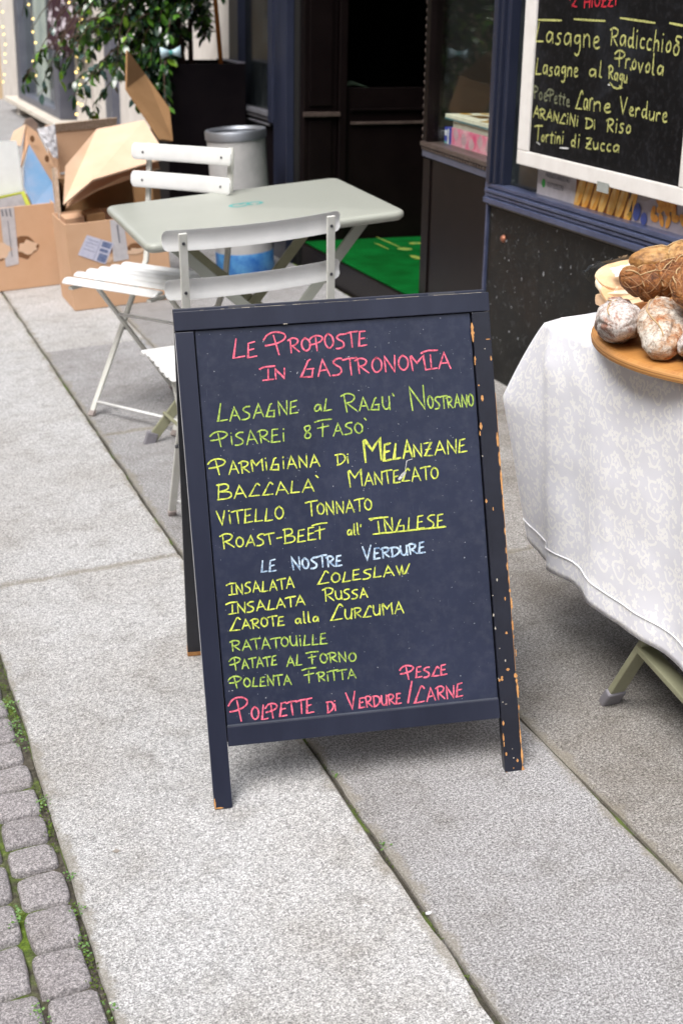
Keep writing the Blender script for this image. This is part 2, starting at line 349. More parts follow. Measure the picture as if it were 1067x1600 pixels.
# ---------------------------------------------------------------- mesh helpers
BASE = {}; FRAME = {}
class MB:
    def __init__(s): s.v = []; s.f = []; s.uv = []
    def box(s, c, d, M=None):
        n = len(s.v); hx, hy, hz = d[0]/2, d[1]/2, d[2]/2
        for z in (-hz, hz):
            for x, y in ((-hx, -hy), (hx, -hy), (hx, hy), (-hx, hy)):
                p = Vector((x, y, z))
                if M: p = M @ p
                s.v.append(tuple(p + Vector(c)))
        for q in ((3, 2, 1, 0), (4, 5, 6, 7), (0, 1, 5, 4), (1, 2, 6, 5), (2, 3, 7, 6), (3, 0, 4, 7)): s.f.append(tuple(n+i for i in q))
        return s
    def b2(s, x0, x1, y0, y1, z0, z1):
        return s.box(((x0+x1)/2, (y0+y1)/2, (z0+z1)/2), (abs(x1-x0), abs(y1-y0), abs(z1-z0)))
    def tube(s, pts, r, n=8, r2=None, flat=1.0, cap=True, up=None):
        pts = [Vector(p) for p in pts]; rings = []
        for i, p in enumerate(pts):
            t = (pts[min(i+1, len(pts)-1)] - pts[max(i-1, 0)]).normalized()
            a = up or (Vector((0, 0, 1)) if abs(t.z) < .9 else Vector((1, 0, 0)))
            u = t.cross(a).normalized(); w = u.cross(t)
            rr = r if r2 is None else r + (r2-r)*i/(len(pts)-1)
            k = len(s.v); rings.append(k)
            for j in range(n):
                an = 2*math.pi*(j+.5)/n
                s.v.append(tuple(p + u*math.cos(an)*rr + w*math.sin(an)*rr*flat))
        for a, b in zip(rings, rings[1:]):
            for j in range(n): s.f.append((a+j, a+(j+1) % n, b+(j+1) % n, b+j))
        if cap:
            s.f.append(tuple(rings[0]+j for j in reversed(range(n)))); s.f.append(tuple(rings[-1]+j for j in range(n)))
        return s
    def bar(s, a, b, w, t, up):
        """flat bar from a to b: width w along up x dir, thickness t"""
        a, b = Vector(a), Vector(b); d = (b-a).normalized(); up = Vector(up)
        sx = d.cross(up).normalized(); sy = sx.cross(d); n = len(s.v)
        for p in (a, b):
            for i, j in ((-1, -1), (1, -1), (1, 1), (-1, 1)): s.v.append(tuple(p + sx*i*w/2 + sy*j*t/2))
        for q in ((3, 2, 1, 0), (4, 5, 6, 7), (0, 1, 5, 4), (1, 2, 6, 5), (2, 3, 7, 6), (3, 0, 4, 7)): s.f.append(tuple(n+i for i in q))
        return s
    def lathe(s, c, prof, n=32, cap=True):
        rings = []
        for r, z in prof:
            rings.append(len(s.v))
            for j in range(n):
                a = 2*math.pi*j/n; s.v.append((c[0]+r*math.cos(a), c[1]+r*math.sin(a), c[2]+z))
        for a, b in zip(rings, rings[1:]):
            for j in range(n): s.f.append((a+j, a+(j+1) % n, b+(j+1) % n, b+j))
        if cap:
            s.f.append(tuple(rings[0]+j for j in reversed(range(n)))); s.f.append(tuple(rings[-1]+j for j in range(n)))
        return s
    def poly(s, pts):
        n = len(s.v); s.v += [tuple(p) for p in pts]; s.f.append(tuple(range(n, n+len(pts)))); return s
def props(o, label=None, cat=None, group=None, kind=None):
    if label: o['label'] = label
    if cat: o['category'] = cat
    if group: o['group'] = group
    if kind: o['kind'] = kind
    return o
def thing(name, label, cat, base=(0, 0, 0), frame=None, rot=None, group=None, kind=None):
    o = bpy.data.objects.new(name, None); C.objects.link(o); o.empty_display_size = .05
    fr = G if frame is None else frame
    o.matrix_world = fr @ Matrix.Translation(base) @ (rot or I4)
    BASE[o.name] = Vector(base); FRAME[o.name] = fr
    return props(o, label, cat, group, kind)
def add(name, mb, mat, parent=None, smooth=False, bevel=0, seg=2, frame=None, base=None, local=False, label=None, cat=None, kind=None, group=None, solid=0, auto=False):
    """mesh coordinates are absolute in the frame of the parent thing unless local"""
    me = bpy.data.meshes.new(name)
    if parent is not None: b = Vector((0, 0, 0)) if local else BASE[parent.name]
    else: b = Vector(base) if base is not None else Vector(mb.v[0])
    me.from_pydata([tuple(Vector(v)-b) for v in mb.v], [], mb.f)
    for m in (mat if isinstance(mat, list) else [mat]): me.materials.append(m)
    me.validate()
    bm = bmesh.new(); bm.from_mesh(me)
    bmesh.ops.recalc_face_normals(bm, faces=bm.faces)
    if solid:
        bmesh.ops.solidify(bm, geom=bm.faces[:], thickness=solid)
    if bevel:
        es = [e for e in bm.edges if len(e.link_faces) == 2 and e.calc_face_angle(0) > .6]
        bmesh.ops.bevel(bm, geom=es, offset=bevel, segments=seg, profile=.6, affect='EDGES', clamp_overlap=True)
    bm.to_mesh(me); bm.free()
    if smooth:
        for p in me.polygons: p.use_smooth = True
        if auto:
            try: me.set_sharp_from_angle(angle=R(40))
            except Exception: pass
    o = bpy.data.objects.new(name, me); C.objects.link(o)
    if parent is not None:
        o.parent = parent
        BASE[o.name] = b if not local else Vector((0, 0, 0))
    else:
        fr = G if frame is None else frame
        o.matrix_world = fr @ Matrix.Translation(b); BASE[o.name] = b
    return props(o, label, cat, group, kind)
def dup_tree(root, matrix, label=None):
    r = root.copy(); C.objects.link(r); r.matrix_world = matrix
    if label: r['label'] = label
    for ch in list(root.children):
        c = ch.copy(); C.objects.link(c); c.parent = r
        for g in list(ch.children):
            d = g.copy(); C.objects.link(d); d.parent = c
    return r

# ---------------------------------------------------------------- pavement: granite slabs, each a part
pav = thing('pavement', 'pale granite slab pavement rising gently from the cobbles to the shop fronts', None, (0, 0, 0), kind='structure')
MB_base = MB(); MB_base.poly([(.19, -3, -.011), (2.3, -3, -.011), (2.3, 30, -.011), (.19, 30, -.011)])
add('joint_filling', MB_base, M_joint, pav)
def wob(a, b, step, amp, seed):
    """points a..b on a line with slightly uneven edge"""
    a, b = Vector(a), Vector(b); L = (b-a).length; n = max(2, int(L/step)); d = (b-a)/n; nrm = Vector((-d.y, d.x)).normalized()
    out = []
    for i in range(n):
        p = a + d*i
        k = amp*noise.noise(Vector((p.x*7+seed, p.y*7, seed*1.7)))*2.0 + amp*1.2*noise.noise(Vector((p.x*43, p.y*43, seed)))
        out.append(p + nrm*k)
    return out
def slab(x0, x1, y0, y1, mat, gap=.0035, seed=0, z=0):
    x0 += gap; x1 -= gap; y0 += .0028; y1 -= .0028
    cs = [(x0, y0), (x1, y0), (x1, y1), (x0, y1)]
    pts = []
    for k in range(4): pts += wob(cs[k], cs[(k+1) % 4], .035, .0022, seed+k)
    c = Vector(((x0+x1)/2, (y0+y1)/2)); n = len(pts); mb = MB()
    for p in pts: mb.v.append((p.x, p.y, -.03))
    for p in pts: mb.v.append((p.x, p.y, -.004+z))
    for p in pts:
        q = p + (c-p).normalized()*.004; mb.v.append((q.x, q.y, z))
    for a in (0, n):
        for j in range(n): mb.f.append((a+j, a+(j+1) % n, a+n+(j+1) % n, a+n+j))
    mb.f.append(tuple(2*n+j for j in range(n)))
    add('paving_slab', mb, mat, pav)
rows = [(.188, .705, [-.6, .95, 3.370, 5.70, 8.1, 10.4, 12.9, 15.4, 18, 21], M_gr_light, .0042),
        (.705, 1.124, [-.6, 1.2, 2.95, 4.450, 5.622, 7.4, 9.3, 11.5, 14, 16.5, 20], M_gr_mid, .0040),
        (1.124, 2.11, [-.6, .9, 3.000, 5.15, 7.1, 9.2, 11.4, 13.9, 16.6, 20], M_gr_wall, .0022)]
k = 0
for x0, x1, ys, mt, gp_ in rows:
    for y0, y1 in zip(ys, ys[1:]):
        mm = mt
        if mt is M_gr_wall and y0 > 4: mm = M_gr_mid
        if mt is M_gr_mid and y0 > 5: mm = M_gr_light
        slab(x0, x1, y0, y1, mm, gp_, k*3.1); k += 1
# cobbles of the carriageway
road = thing('cobbled_road', 'cobbled carriageway of rounded grey setts beside the pavement', None, (0, 0, 0), kind='structure')
mb = MB(); nx, ny = 20, 160
for j in range(ny+1):
    for i in range(nx+1):
        x = .192 - i*.03; y = 1.2 + j*.015
        z = -.013 + .006*noise.noise(Vector((x*30, y*30, 1))) + (.008*max(0, noise.noise(Vector((x*8, y*8, 5)))) if i < 3 else 0)
        mb.v.append((x, y, z))
for j in range(ny):
    for i in range(nx):
        a = j*(nx+1)+i; mb.f.append((a, a+nx+1, a+nx+2, a+1))
add('mossy_joints', mb, M_moss, road, smooth=True)
mb = MB(); mb.poly([(-7, -4, -.03), (.19, -4, -.03), (.19, 30, -.03), (-7, 30, -.03)]); add('road_bed', mb, M_moss, road)
def cobble_mb(mb, x0, x1, y0, y1, seed, n=8):
    """a sett with pillowed top and uneven outline"""
    cx, cy = (x0+x1)/2, (y0+y1)/2; hx, hy = (x1-x0)/2, (y1-y0)/2; s0 = len(mb.v); ring = 24
    tilt = (rnd.uniform(-.02, .02), rnd.uniform(-.02, .02)); zt = rnd.uniform(-.003, .002)
    def pt(a, k, z):
        ca, sa = math.cos(a), math.sin(a); e = .34
        x = math.copysign(abs(ca)**e, ca)*hx*k; y = math.copysign(abs(sa)**e, sa)*hy*k
        w = 1 + .07*noise.noise(Vector((ca*1.7+seed, sa*1.7, seed*.7))) + .03*noise.noise(Vector((ca*6+seed, sa*6, seed)))
        x *= w; y *= w
        return (cx+x, cy+y, z + zt + x*tilt[0] + y*tilt[1] + .0016*noise.noise(Vector((x*60+seed, y*60, z*20))))
    levels = [(1.0, -.03), (1.0, -.012), (.965, -.0045), (.90, -.0008), (.72, .0012), (.45, .0020)]
    for k_, z in levels:
        for j in range(ring): mb.v.append(pt(2*math.pi*j/ring, k_, z))
    mb.v.append((cx, cy, .0024+zt))
    for l in range(len(levels)-1):
        a = s0+l*ring; b = a+ring
        for j in range(ring): mb.f.append((a+j, a+(j+1) % ring, b+(j+1) % ring, b+j))
    a = s0+(len(levels)-1)*ring; c_ = s0+len(levels)*ring
    for j in range(ring): mb.f.append((a+j, a+(j+1) % ring, c_))
yA = [3.42, 3.31, 3.20, 3.09, 2.99, 2.888, 2.785, 2.705, 2.592, 2.502, 2.403, 2.305, 2.213, 2.126, 2.023, 1.907, 1.795, 1.69, 1.59, 1.48, 1.37, 1.26]
yB = [3.36, 3.25, 3.13, 3.02, 2.91, 2.80, 2.69, 2.58, 2.47, 2.36, 2.27, 2.176, 2.059, 1.945, 1.822, 1.735, 1.63, 1.52, 1.40, 1.29]
cols = [(.099, .1805, yA), (.011, .092, yB)]
for q in range(3):
    cols.append((.012-.088*(q+1), .004-.088*q, [1.25+.105*j+rnd.uniform(-.008, .008) for j in range(21)]))
k = 0
for x0, x1, ys in cols:
    ys = sorted(ys)
    for y0, y1 in zip(ys, ys[1:]):
        mb = MB(); dx = rnd.uniform(-.004, .004); g = rnd.uniform(.0035, .007)
        # the joint beside the slabs follows the photo: stones drift left of the edge further up
        sh = -.012*max(0, (y0-2.2)) + dx
        cobble_mb(mb, x0+sh, x1+sh, y0+g, y1-g, k*1.37)
        add('cobblestone', mb, M_cob, road, smooth=True, auto=True); k += 1
mb = MB()
for i in range(30):
    for j in range(46):
        x = -.345 - i*.105; y = -.8 + j*.11 + (.05 if i % 2 else 0)
        cobble_mb(mb, x, x+.098, y, y+.10, i*7+j)
for i in range(6):
    for j in range(44):
        x = .083 - i*.0885; y = 3.44 + j*.107 + (.05 if i % 2 else 0); cobble_mb(mb, x, x+.082, y, y+.099, i*3+j)
for i in range(14):
    for j in range(34):
        x = -.455 - i*.105; y = 4.30 + j*.11 + (.05 if i % 2 else 0); cobble_mb(mb, x, x+.098, y, y+.10, i*5+j)
add('cobblestones_beyond', mb, M_cob, road, smooth=True, kind='stuff')
# weeds in the joints
mb = MB()
def leaflet(mb, p, r, ax, up):
    p = Vector(p); a = Vector((math.cos(ax), math.sin(ax), up)).normalized(); b = Vector((-math.sin(ax), math.cos(ax), 0))
    n = len(mb.v)
    for q in (p, p+a*r*.5+b*r*.42, p+a*r, p+a*r*.5-b*r*.42, ): mb.v.append(tuple(q))
    mb.f.append((n, n+1, n+2, n+3))
spots = [(*(0.1764, 2.7302), 60, .03), (*(0.1763, 2.6433), 50, .024), (*(0.1816, 2.5717), 36, .02), (*(0.1847, 2.3321), 34, .018), (*(0.1906, 2.0801), 22, .012), (*(0.1861, 1.9823), 26, .012), (*(0.1803, 1.8886), 36, .02),
         (*(0.093, 2.0179), 24, .014), (*(0.087, 1.99), 24, .014), (*(0.0889, 1.7624), 40, .02), (*(0.7107, 1.9486), 22, .010), (*(0.7098, 2.1955), 10, .006), (*(0.1918, 1.733), 20, .012)]
for x, y, n, sp in spots:
    for _ in range(int(n*.8)):
        leaflet(mb, (x+rnd.gauss(0, sp*.35), y+rnd.gauss(0, sp*.8), rnd.uniform(-.004, .010)), rnd.uniform(.003, .007), rnd.uniform(0, 6.28), rnd.uniform(-.1, .7))
add('joint_weeds', mb, M_weed, None, frame=G, base=(.15, 2, 0), kind='stuff', label='small green weeds growing in the joints of the paving', cat='weeds')
# loose moss crumbs along the edge
mb = MB()
for _ in range(900):
    y = rnd.uniform(1.45, 3.3); x = .187 + rnd.gauss(-.006, .005)
    if noise.noise(Vector((3, y*5, 0))) < -.12: continue
    leaflet(mb, (x, y, rnd.uniform(-.009, .001)), rnd.uniform(.003, .006), rnd.uniform(0, 6.28), .4)
for _ in range(420):
    y = rnd.uniform(1.3, 2.6); x = .705 + rnd.gauss(0, .0018)
    if noise.noise(Vector((9, y*9, 0))) < .0: continue
    leaflet(mb, (x, y, rnd.uniform(-.009, -.001)), rnd.uniform(.002, .004), rnd.uniform(0, 6.28), .4)
add('edge_moss', mb, simple('moss_crumb', (.10, .17, .012), .95, scale=60, second=(.05, .07, .01)), None, frame=G, base=(.19, 2, 0), kind='stuff', label='yellow green moss lining the joint between cobbles and slabs', cat='moss')
# ---------------------------------------------------------------- the dark shop front (vertical, world axes)
shop = thing('shop_front', 'dark shop front of navy mouldings, carved brown wood and black marble with a recessed doorway', 'shop front', (2.095, 4.5, .149), frame=I4)
def sb(name, x0, x1, y0, y1, z0, z1, mat, bevel=0, parent=None):
    return add(name, MB().b2(x0, x1, y0, y1, z0, z1), mat, parent or shop, bevel=bevel, seg=2)
sb('stone_panel', 2.098, 2.20, .5, 4.505, .02, .742, M_marble, .004)
sb('stone_lip', 2.092, 2.20, .5, 4.505, .744, .750, simple('stone_lip_pale', (.20, .18, .17), .5, scale=30))
for i, (z0, z1, x) in enumerate([(.758, .776, 2.062), (.779, .790, 2.070), (.793, .804, 2.066), (.807, .822, 2.078)]):
    sb('sill_moulding', x, 2.20, .5, 4.49, z0, z1, M_moul, .003)
for y0, y1, x in [(4.494, 4.517, 2.082), (4.462, 4.491, 2.070), (4.436, 4.459, 2.078), (4.405, 4.433, 2.090)]:
    sb('window_stile', x, 2.20, y0, y1, .824 if y0 < 4.49 else .752, 3.0, M_navy if x != 2.082 else M_moul, .003)  # outermost strip takes the lighter paint as its highlight
sb('corner_strip', 2.090, 2.106, 4.507, 4.521, .12, .750, M_moul, .002)
sb('window_pane', 2.122, 2.130, .5, 4.40, .824, 3.0, M_dglass)
sb('window_backing', 2.16, 2.195, .5, 4.40, .824, 3.0, M_dark)
mb = MB(); mb.lathe((0, 0, 0), [(0.001, .012), (.009, .010), (.013, .004), (.014, 0)], 16)
def stud(p, parent):
    o = add('stud', mb, M_copper, parent, smooth=True, local=True); o.rotation_euler = (0, R(-90), 0)
    o.location = Vector(p) - BASE[parent.name]; return o
stud((2.098, 4.3821, 0.6465), shop)
# splayed display window inside the doorway
P0 = Vector((2.108, 4.523, 0)); P1 = Vector((2.164, 5.239, 0)); DD = (P1-P0).normalized(); DN = Vector((DD.y, -DD.x, 0)); DL = (P1-P0).length
DROT = Matrix(((DD.x, DN.x, 0), (DD.y, DN.y, 0), (0, 0, 1)))
def dbox(name, s0, s1, o0, o1, z0, z1, mat, bevel=0, parent=None):
    c = P0 + DD*(s0+s1)/2 + DN*(o0+o1)/2 + Vector((0, 0, (z0+z1)/2))
    return add(name, MB().box(c, (s1-s0, o1-o0, z1-z0), DROT), mat, parent or shop, bevel=bevel)
dbox('lower_panel', 0, DL, 0, .05, .10, .825, M_brown, .003)
dbox('lower_panel_frame', DL-.085, DL-.002, -.006, -.001, .22, .822, M_brown, .002)
dbox('panel_rail', 0, DL, -.012, .05, .828, .852, simple('rail_lavender', (.09, .10, .15), .35, scale=12), .003)
dbox('display_sill', 0, DL+.005, -.020, .06, .868, .885, M_rope, .003)
mbb = MB(); nb = 26
for i in range(nb):
    c = P0 + DD*(DL*(i+.5)/nb) - DN*.010 + Vector((0, 0, .860)); mbb.box(c, (.014, .016, .013), DROT)
add('carved_bead_row', mbb, M_rope, shop, bevel=.002, seg=1)
dbox('display_post', DL-.048, DL, -.012, .05, .886, 3.0, M_brown, .004)
mbb = MB()
for i in range(44):
    c = P0 + DD*(DL+.004) - DN*.006 + Vector((0, 0, .900+.029*i)); mbb.box(c, (.010, .013, .015), DROT)
add('carved_bead_column', mbb, M_rope, shop, bevel=.003, seg=1)
dbox('display_pane', .0, DL-.050, .012, .016, .886, 3.0, M_glass)
dbox('display_shelf', 0, DL, .062, .70, .845, .8655, M_brown)
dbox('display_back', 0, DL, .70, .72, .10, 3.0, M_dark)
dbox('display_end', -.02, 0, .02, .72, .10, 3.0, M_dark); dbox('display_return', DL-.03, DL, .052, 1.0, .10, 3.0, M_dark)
# doorway: step, floor, far wall with panelled door, dark room
sb('door_step', 2.118, 2.95, 5.262, 6.60, .05, .268, M_brown, .006)
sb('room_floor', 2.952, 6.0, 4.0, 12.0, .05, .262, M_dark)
sb('pilaster_panel', 2.125, 2.290, 6.60, 6.66, .268, 3.0, M_brown, .003)
sb('pilaster_ledge', 2.118, 2.300, 6.575, 6.598, .862, .882, M_rope, .003)
sb('pilaster_moulding', 2.150, 2.262, 6.590, 6.599, .30, .84, M_brown, .003)
sb('pilaster_moulding', 2.150, 2.262, 6.590, 6.599, .91, 2.2, M_brown, .003)
sb('door_frame', 2.296, 2.335, 6.585, 6.66, .268, 3.0, M_brown, .004)
sb('door_panel', 2.337, 3.20, 6.605, 6.65, .268, .99, M_brown, .003)
sb('door_moulding', 2.36, 3.10, 6.590, 6.604, .822, .834, M_rope, .002)
sb('door_moulding', 2.36, 3.10, 6.590, 6.604, .885, .895, M_brown, .002)
sb('door_pane', 2.337, 3.20, 6.615, 6.621, .992, 3.0, M_glass)
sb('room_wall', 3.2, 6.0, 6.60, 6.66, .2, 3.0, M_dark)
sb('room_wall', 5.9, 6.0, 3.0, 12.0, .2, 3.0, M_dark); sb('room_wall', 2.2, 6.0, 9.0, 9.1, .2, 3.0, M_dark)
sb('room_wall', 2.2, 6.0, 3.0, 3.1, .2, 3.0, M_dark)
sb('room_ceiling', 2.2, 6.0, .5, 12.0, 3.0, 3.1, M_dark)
sb('lintel', 2.085, 2.30, .5, 7.72, 3.0, 3.4, M_navy, .01)
sb('upper_wall', 2.12, 2.5, .5, 7.72, 3.402, 7.0, M_pale)
# far pillar and the next bay
sb('pillar', 2.085, 2.125, 6.752, 6.955, .10, 3.0, M_navy, .004)
sb('pillar', 2.080, 2.125, 6.958, 7.035, .800, 3.0, M_navy, .003)
sb('pillar_return', 2.126, 2.20, 6.68, 6.95, .10, 3.0, M_dark)
sb('pillar_base', 2.115, 2.20, 6.958, 7.035, .10, .797, M_dark)
sb('lower_panel', 2.110, 2.20, 7.037, 7.72, .10, .775, M_black, .003)
sb('sill_moulding', 2.072, 2.20, 7.037, 7.70, .826, .848, simple('moulding_grey', (.16, .16, .18), .35, scale=12), .003)
sb('sill_moulding', 2.082, 2.20, 7.037, 7.70, .806, .822, simple('moulding_grey', (.16, .16, .18), .35), .003)
sb('sill_moulding', 2.086, 2.20, 7.037, 7.70, .780, .790, simple('moulding_grey', (.16, .16, .18), .35), .003)
sb('window_pane', 2.115, 2.122, 7.037, 7.54, .850, 3.0, M_dglass)
sb('window_stile', 2.075, 2.20, 7.542, 7.715, .850, 3.0, M_navy, .003)
sb('window_backing', 2.15, 2.195, 7.037, 7.54, .850, 3.0, M_dark)
# mat on the step
mt = add('door_mat', MB().b2(2.126, 2.90, 5.275, 6.575, .269, .278), M_mat, None, frame=I4, base=(2.126, 5.275, .269), bevel=.003, label='bright green mat laid on the dark shop doorstep', cat='mat')
mb = MB()
def blob(mb, c, rx, ry, z, n=14, seed=0, yaw=0):
    k = len(mb.v); 
    for j in range(n):
        a = 2*math.pi*j/n; r = 1+.35*noise.noise(Vector((math.cos(a)*2+seed, math.sin(a)*2, seed)))
        x, y = math.cos(a)*rx*r, math.sin(a)*ry*r
        mb.v.append((c[0]+x*math.cos(yaw)-y*math.sin(yaw), c[1]+x*math.sin(yaw)+y*math.cos(yaw), z))
    mb.f.append(tuple(range(k, k+n)))
for px, py, rx, ry in [(2.511, 6.4521)+(.006, .16), (2.5146, 6.2481)+(.035, .035), (2.625, 6.3853)+(.035, .03), (2.4819, 6.0297)+(.02, .05), (2.4404, 6.3581)+(.005, .10)]:
    blob(mb, (px, py), rx, ry, .2788, seed=px*9)
add('yellow_scuff', mb, M_matyel, mt, kind='stuff')
# things behind the door pane
o = thing('counter', 'dim counter with pale green cloth seen through the dark door glass', 'counter', (2.5, 7.3, .27), frame=I4)
add('counter_body', MB().b2(2.38, 2.75, 7.1, 7.5, .262, .93), M_brown, o, bevel=.01)
mb = MB(); n0 = 12
for j in range(n0+1):
    for i in range(n0+1):
        x = 2.37+.32*i/n0; y = 7.06+.34*j/n0
        mb.v.append((x, y, .945 + .05*max(0, 1-abs((x-2.55)/.13))*(.6+.4*math.sin(j)) ))
for j in range(n0):
    for i in range(n0):
        a = j*(n0+1)+i; mb.f.append((a, a+1, a+n0+2, a+n0+1))
add('pale_green_cloth', mb, simple('pale_green_cloth', (.30, .42, .28), .9, bmp=.1), o, smooth=True)
add('reddish_pot', MB().lathe((2.50, 7.32, .96), [(.03, 0), (.06, .03), (.065, .09), (.05, .15), (.055, .17)], 20), simple('terracotta_pot', (.16, .05, .02), .6), None, frame=I4, base=(2.5, 7.32, .96), smooth=True, label='small reddish brown pot on the counter behind the door glass', cat='pot')

# ---------------------------------------------------------------- goods in the display window
def dgood(name, s0, s1, o0, o1, z0, z1, mat, label, cat='box', bevel=.002):
    c = P0 + DD*(s0+s1)/2 + DN*(o0+o1)/2; 
    rt = thing(name, label, cat, (c.x, c.y, z0), frame=I4)
    add('carton_body', MB().box((c.x, c.y, (z0+z1)/2), (s1-s0, o1-o0, z1-z0), DROT), mat, rt, bevel=bevel)
    return rt
M_cream = simple('cream_card', (.84, .82, .66), .5, scale=20, bmp=0); M_gold = simple('gold_print', (.62, .38, .03), .5, scale=60, second=(.3, .15, .02), bmp=0)
M_magenta = simple('magenta_print', (.72, .05, .20), .5, scale=16, second=(.80, .50, .56), bmp=0); M_violet = simple('violet_print', (.40, .08, .22), .5, scale=14, second=(.52, .24, .36), bmp=0)
M_cobalt = simple('cobalt_card', (.04, .06, .45), .5, bmp=0); M_tealcard = simple('teal_edge', (.06, .20, .24), .5, bmp=0)
SZ = .8665
g = dgood('blue_carton', .585, .640, .050, .090, SZ, .945, M_cobalt, 'small upright blue and white carton at the left end of the display window')
dq = lambda s, o_, z: P0 + DD*s + DN*o_ + Vector((0, 0, z))
def dpatch(rt, name, s0, s1, o_, z0, z1, mat):
    return add(name, MB().poly([dq(s1, o_, z0), dq(s0, o_, z0), dq(s0, o_, z1), dq(s1, o_, z1)]), mat, rt, solid=.0006)
dpatch(g, 'white_print', .587, .600, .049, .870, .942, M_paper); dpatch(g, 'white_print', .610, .632, .049, .915, .935, M_paper); dpatch(g, 'white_print', .610, .632, .049, .88, .893, M_teal)
g = dgood('pink_box', .05, .575, .055, .40, SZ, .948, M_magenta, 'flat magenta and white gift box at the bottom of the pile in the display window')
for q in range(6): 
    mbp = MB(); cc = dq(.10+.085*q, .0545, 0)
    for j in range(14):
        a = 2*math.pi*j/14; r_ = 1+.6*noise.noise(Vector((math.cos(a)*2+q, math.sin(a)*2, q)))
        pp = cc + DD*(.028*r_*math.cos(a)); mbp.v.append((pp.x, pp.y, .905+.010*(q % 3)+.022*r_*math.sin(a)))
    mbp.f.append(tuple(range(14))); add('white_print', mbp, simple('blush_print', (.62, .40, .45), .5, bmp=0), g)
g = dgood('grey_box', .06, .570, .058, .39, .949, .973, simple('grey_carton', (.62, .62, .54), .5, bmp=0), 'pale grey carton in the middle of the pile in the display window')
g = dgood('cream_box', .03, .640, .050, .46, .9745, .994, M_cream, 'cream cake box with gold print and a cellophane window in its lid')
dpatch(g, 'teal_edge_print', .03, .640, .0492, .975, .981, M_tealcard)
mb = MB(); mb.poly([dq(.40, .10, .9947), dq(.40, .165, .9947), dq(.53, .165, .9947), dq(.53, .10, .9947)]); add('lid_window', mb, simple('cake_seen', (.16, .09, .02), .3, scale=30, bmp=0), g)
for s_, o_ in ((.60, .12), (.59, .20), (.27, .08), (.32, .12)):
    mb = MB(); c = dq(s_, o_, 0); blob(mb, (c.x, c.y), .022, .035, .9949, seed=s_*37); add('gold_print', mb, M_gold, g)
g = dgood('violet_box', .12, .52, .20, .28, .995, 1.062, M_violet, 'violet pink box standing on the back of the cream cake box')
g = dgood('price_card', .42, .48, .215, .219, 1.063, 1.110, M_paper, 'small white price card standing on the violet box', 'card', .0005)
dpatch(g, 'printed_line', .43, .47, .2135, 1.095, 1.100, M_print); dpatch(g, 'printed_line', .43, .47, .2135, 1.085, 1.088, M_print)

# ---------------------------------------------------------------- pale neighbouring building beyond
nb_ = thing('pale_building', 'pale rendered house with a slate framed shop window beyond the dark shop front', 'building', (2.12, 12, .15), frame=I4)
def nbx(name, x0, x1, y0, y1, z0, z1, mat, bevel=0): return add(name, MB().b2(x0, x1, y0, y1, z0, z1), mat, nb_, bevel=bevel)
nbx('wall', 2.13, 2.5, 7.722, 10.90, .05, 6.0, M_pale)
nbx('slate_post', 2.07, 2.2, 10.90, 11.15, .05, 6.0, M_slate, .01)
nbx('wall', 2.12, 2.5, 11.152, 12.52, .05, 6.0, M_pale)
nbx('wall_rib', 2.09, 2.119, 11.9, 12.15, .29, 6.0, M_pale, .01)
nbx('wall_return', 2.14, 2.5, 12.522, 12.80, .05, 6.0, M_pale)
nbx('dark_opening', 2.20, 2.5, 12.802, 13.05, .28, 6.0, M_dark)
fr = nbx('window_frame', 2.03, 2.35, 13.05, 13.30, .291, 6.0, M_slate, .01)
nbx('window_frame', 2.03, 2.35, 15.35, 15.62, .291, 6.0, M_slate, .01)
nbx('window_frame', 2.03, 2.35, 13.302, 15.348, .291, .36, M_slate, .01)
nbx('window_pane', 2.10, 2.11, 13.302, 15.348, .362, 6.0, M_glass)
nbx('reflection_sheet', 2.19, 2.20, 13.302, 15.348, .362, 6.0, M_reflrecess)  # pale sheet standing in for the whitish reflection in the pane
nbx('interior_post', 2.15, 2.188, 14.2, 14.3, .362, 6.0, M_slate)
nbx('window_sill', 1.93, 2.35, 11.75, 15.95, .243, .289, M_whitemarble, .006)
nbx('sill_base', 2.14, 2.35, 12.0, 15.8, .05, .242, simple('sill_base_brown', (.12, .08, .05), .9, scale=8), 0)
nbx('sill_bracket', 1.99, 2.139, 15.3, 15.5, .05, .242, M_pale); nbx('sill_bracket', 1.99, 2.139, 12.3, 12.6, .05, .242, M_pale)
nbx('wall', 2.10, 2.5, 15.622, 17.4, .05, 6.0, M_pale); nbx('wall', 2.05, 2.5, 17.402, 30.0, .05, 6.0, M_beige)
nbx('door_recess', 2.03, 2.049, 17.9, 19.6, .1, 1.3, M_reflrecess)
# houses across the street, outside the picture: they shade and reflect
opp = thing('opposite_house', 'rendered house on the far side of the cobbled street', 'building', (-5.2, 8, -.4), frame=I4)
add('wall', MB().b2(-5.6, -5.2, -14, 34, -.45, 7.5), M_beige, opp)
for q in range(11):
    y = -12+4.1*q
    add('window', MB().b2(-5.23, -5.19, y, y+1.1, .9, 2.5), M_dglass, opp); add('window', MB().b2(-5.23, -5.19, y, y+1.1, 4.1, 5.7), M_dglass, opp)

eh = thing('added_end_house', 'unseen house added behind the viewer to darken reflections', 'building', (-1.5, -13, -.4), frame=I4)  # unseen, added so the board's lower half and dark fronts reflect less sky
add('wall', MB().b2(-5.1, 2.0, -14.0, -13.0, -.45, 8.5), simple('brick_brown_wall', (.20, .15, .12), .9, scale=4), eh)
for q in range(4): add('window', MB().b2(-4.4+1.6*q, -3.6+1.6*q, -13.02, -12.98, .9, 2.6), M_dglass, eh)
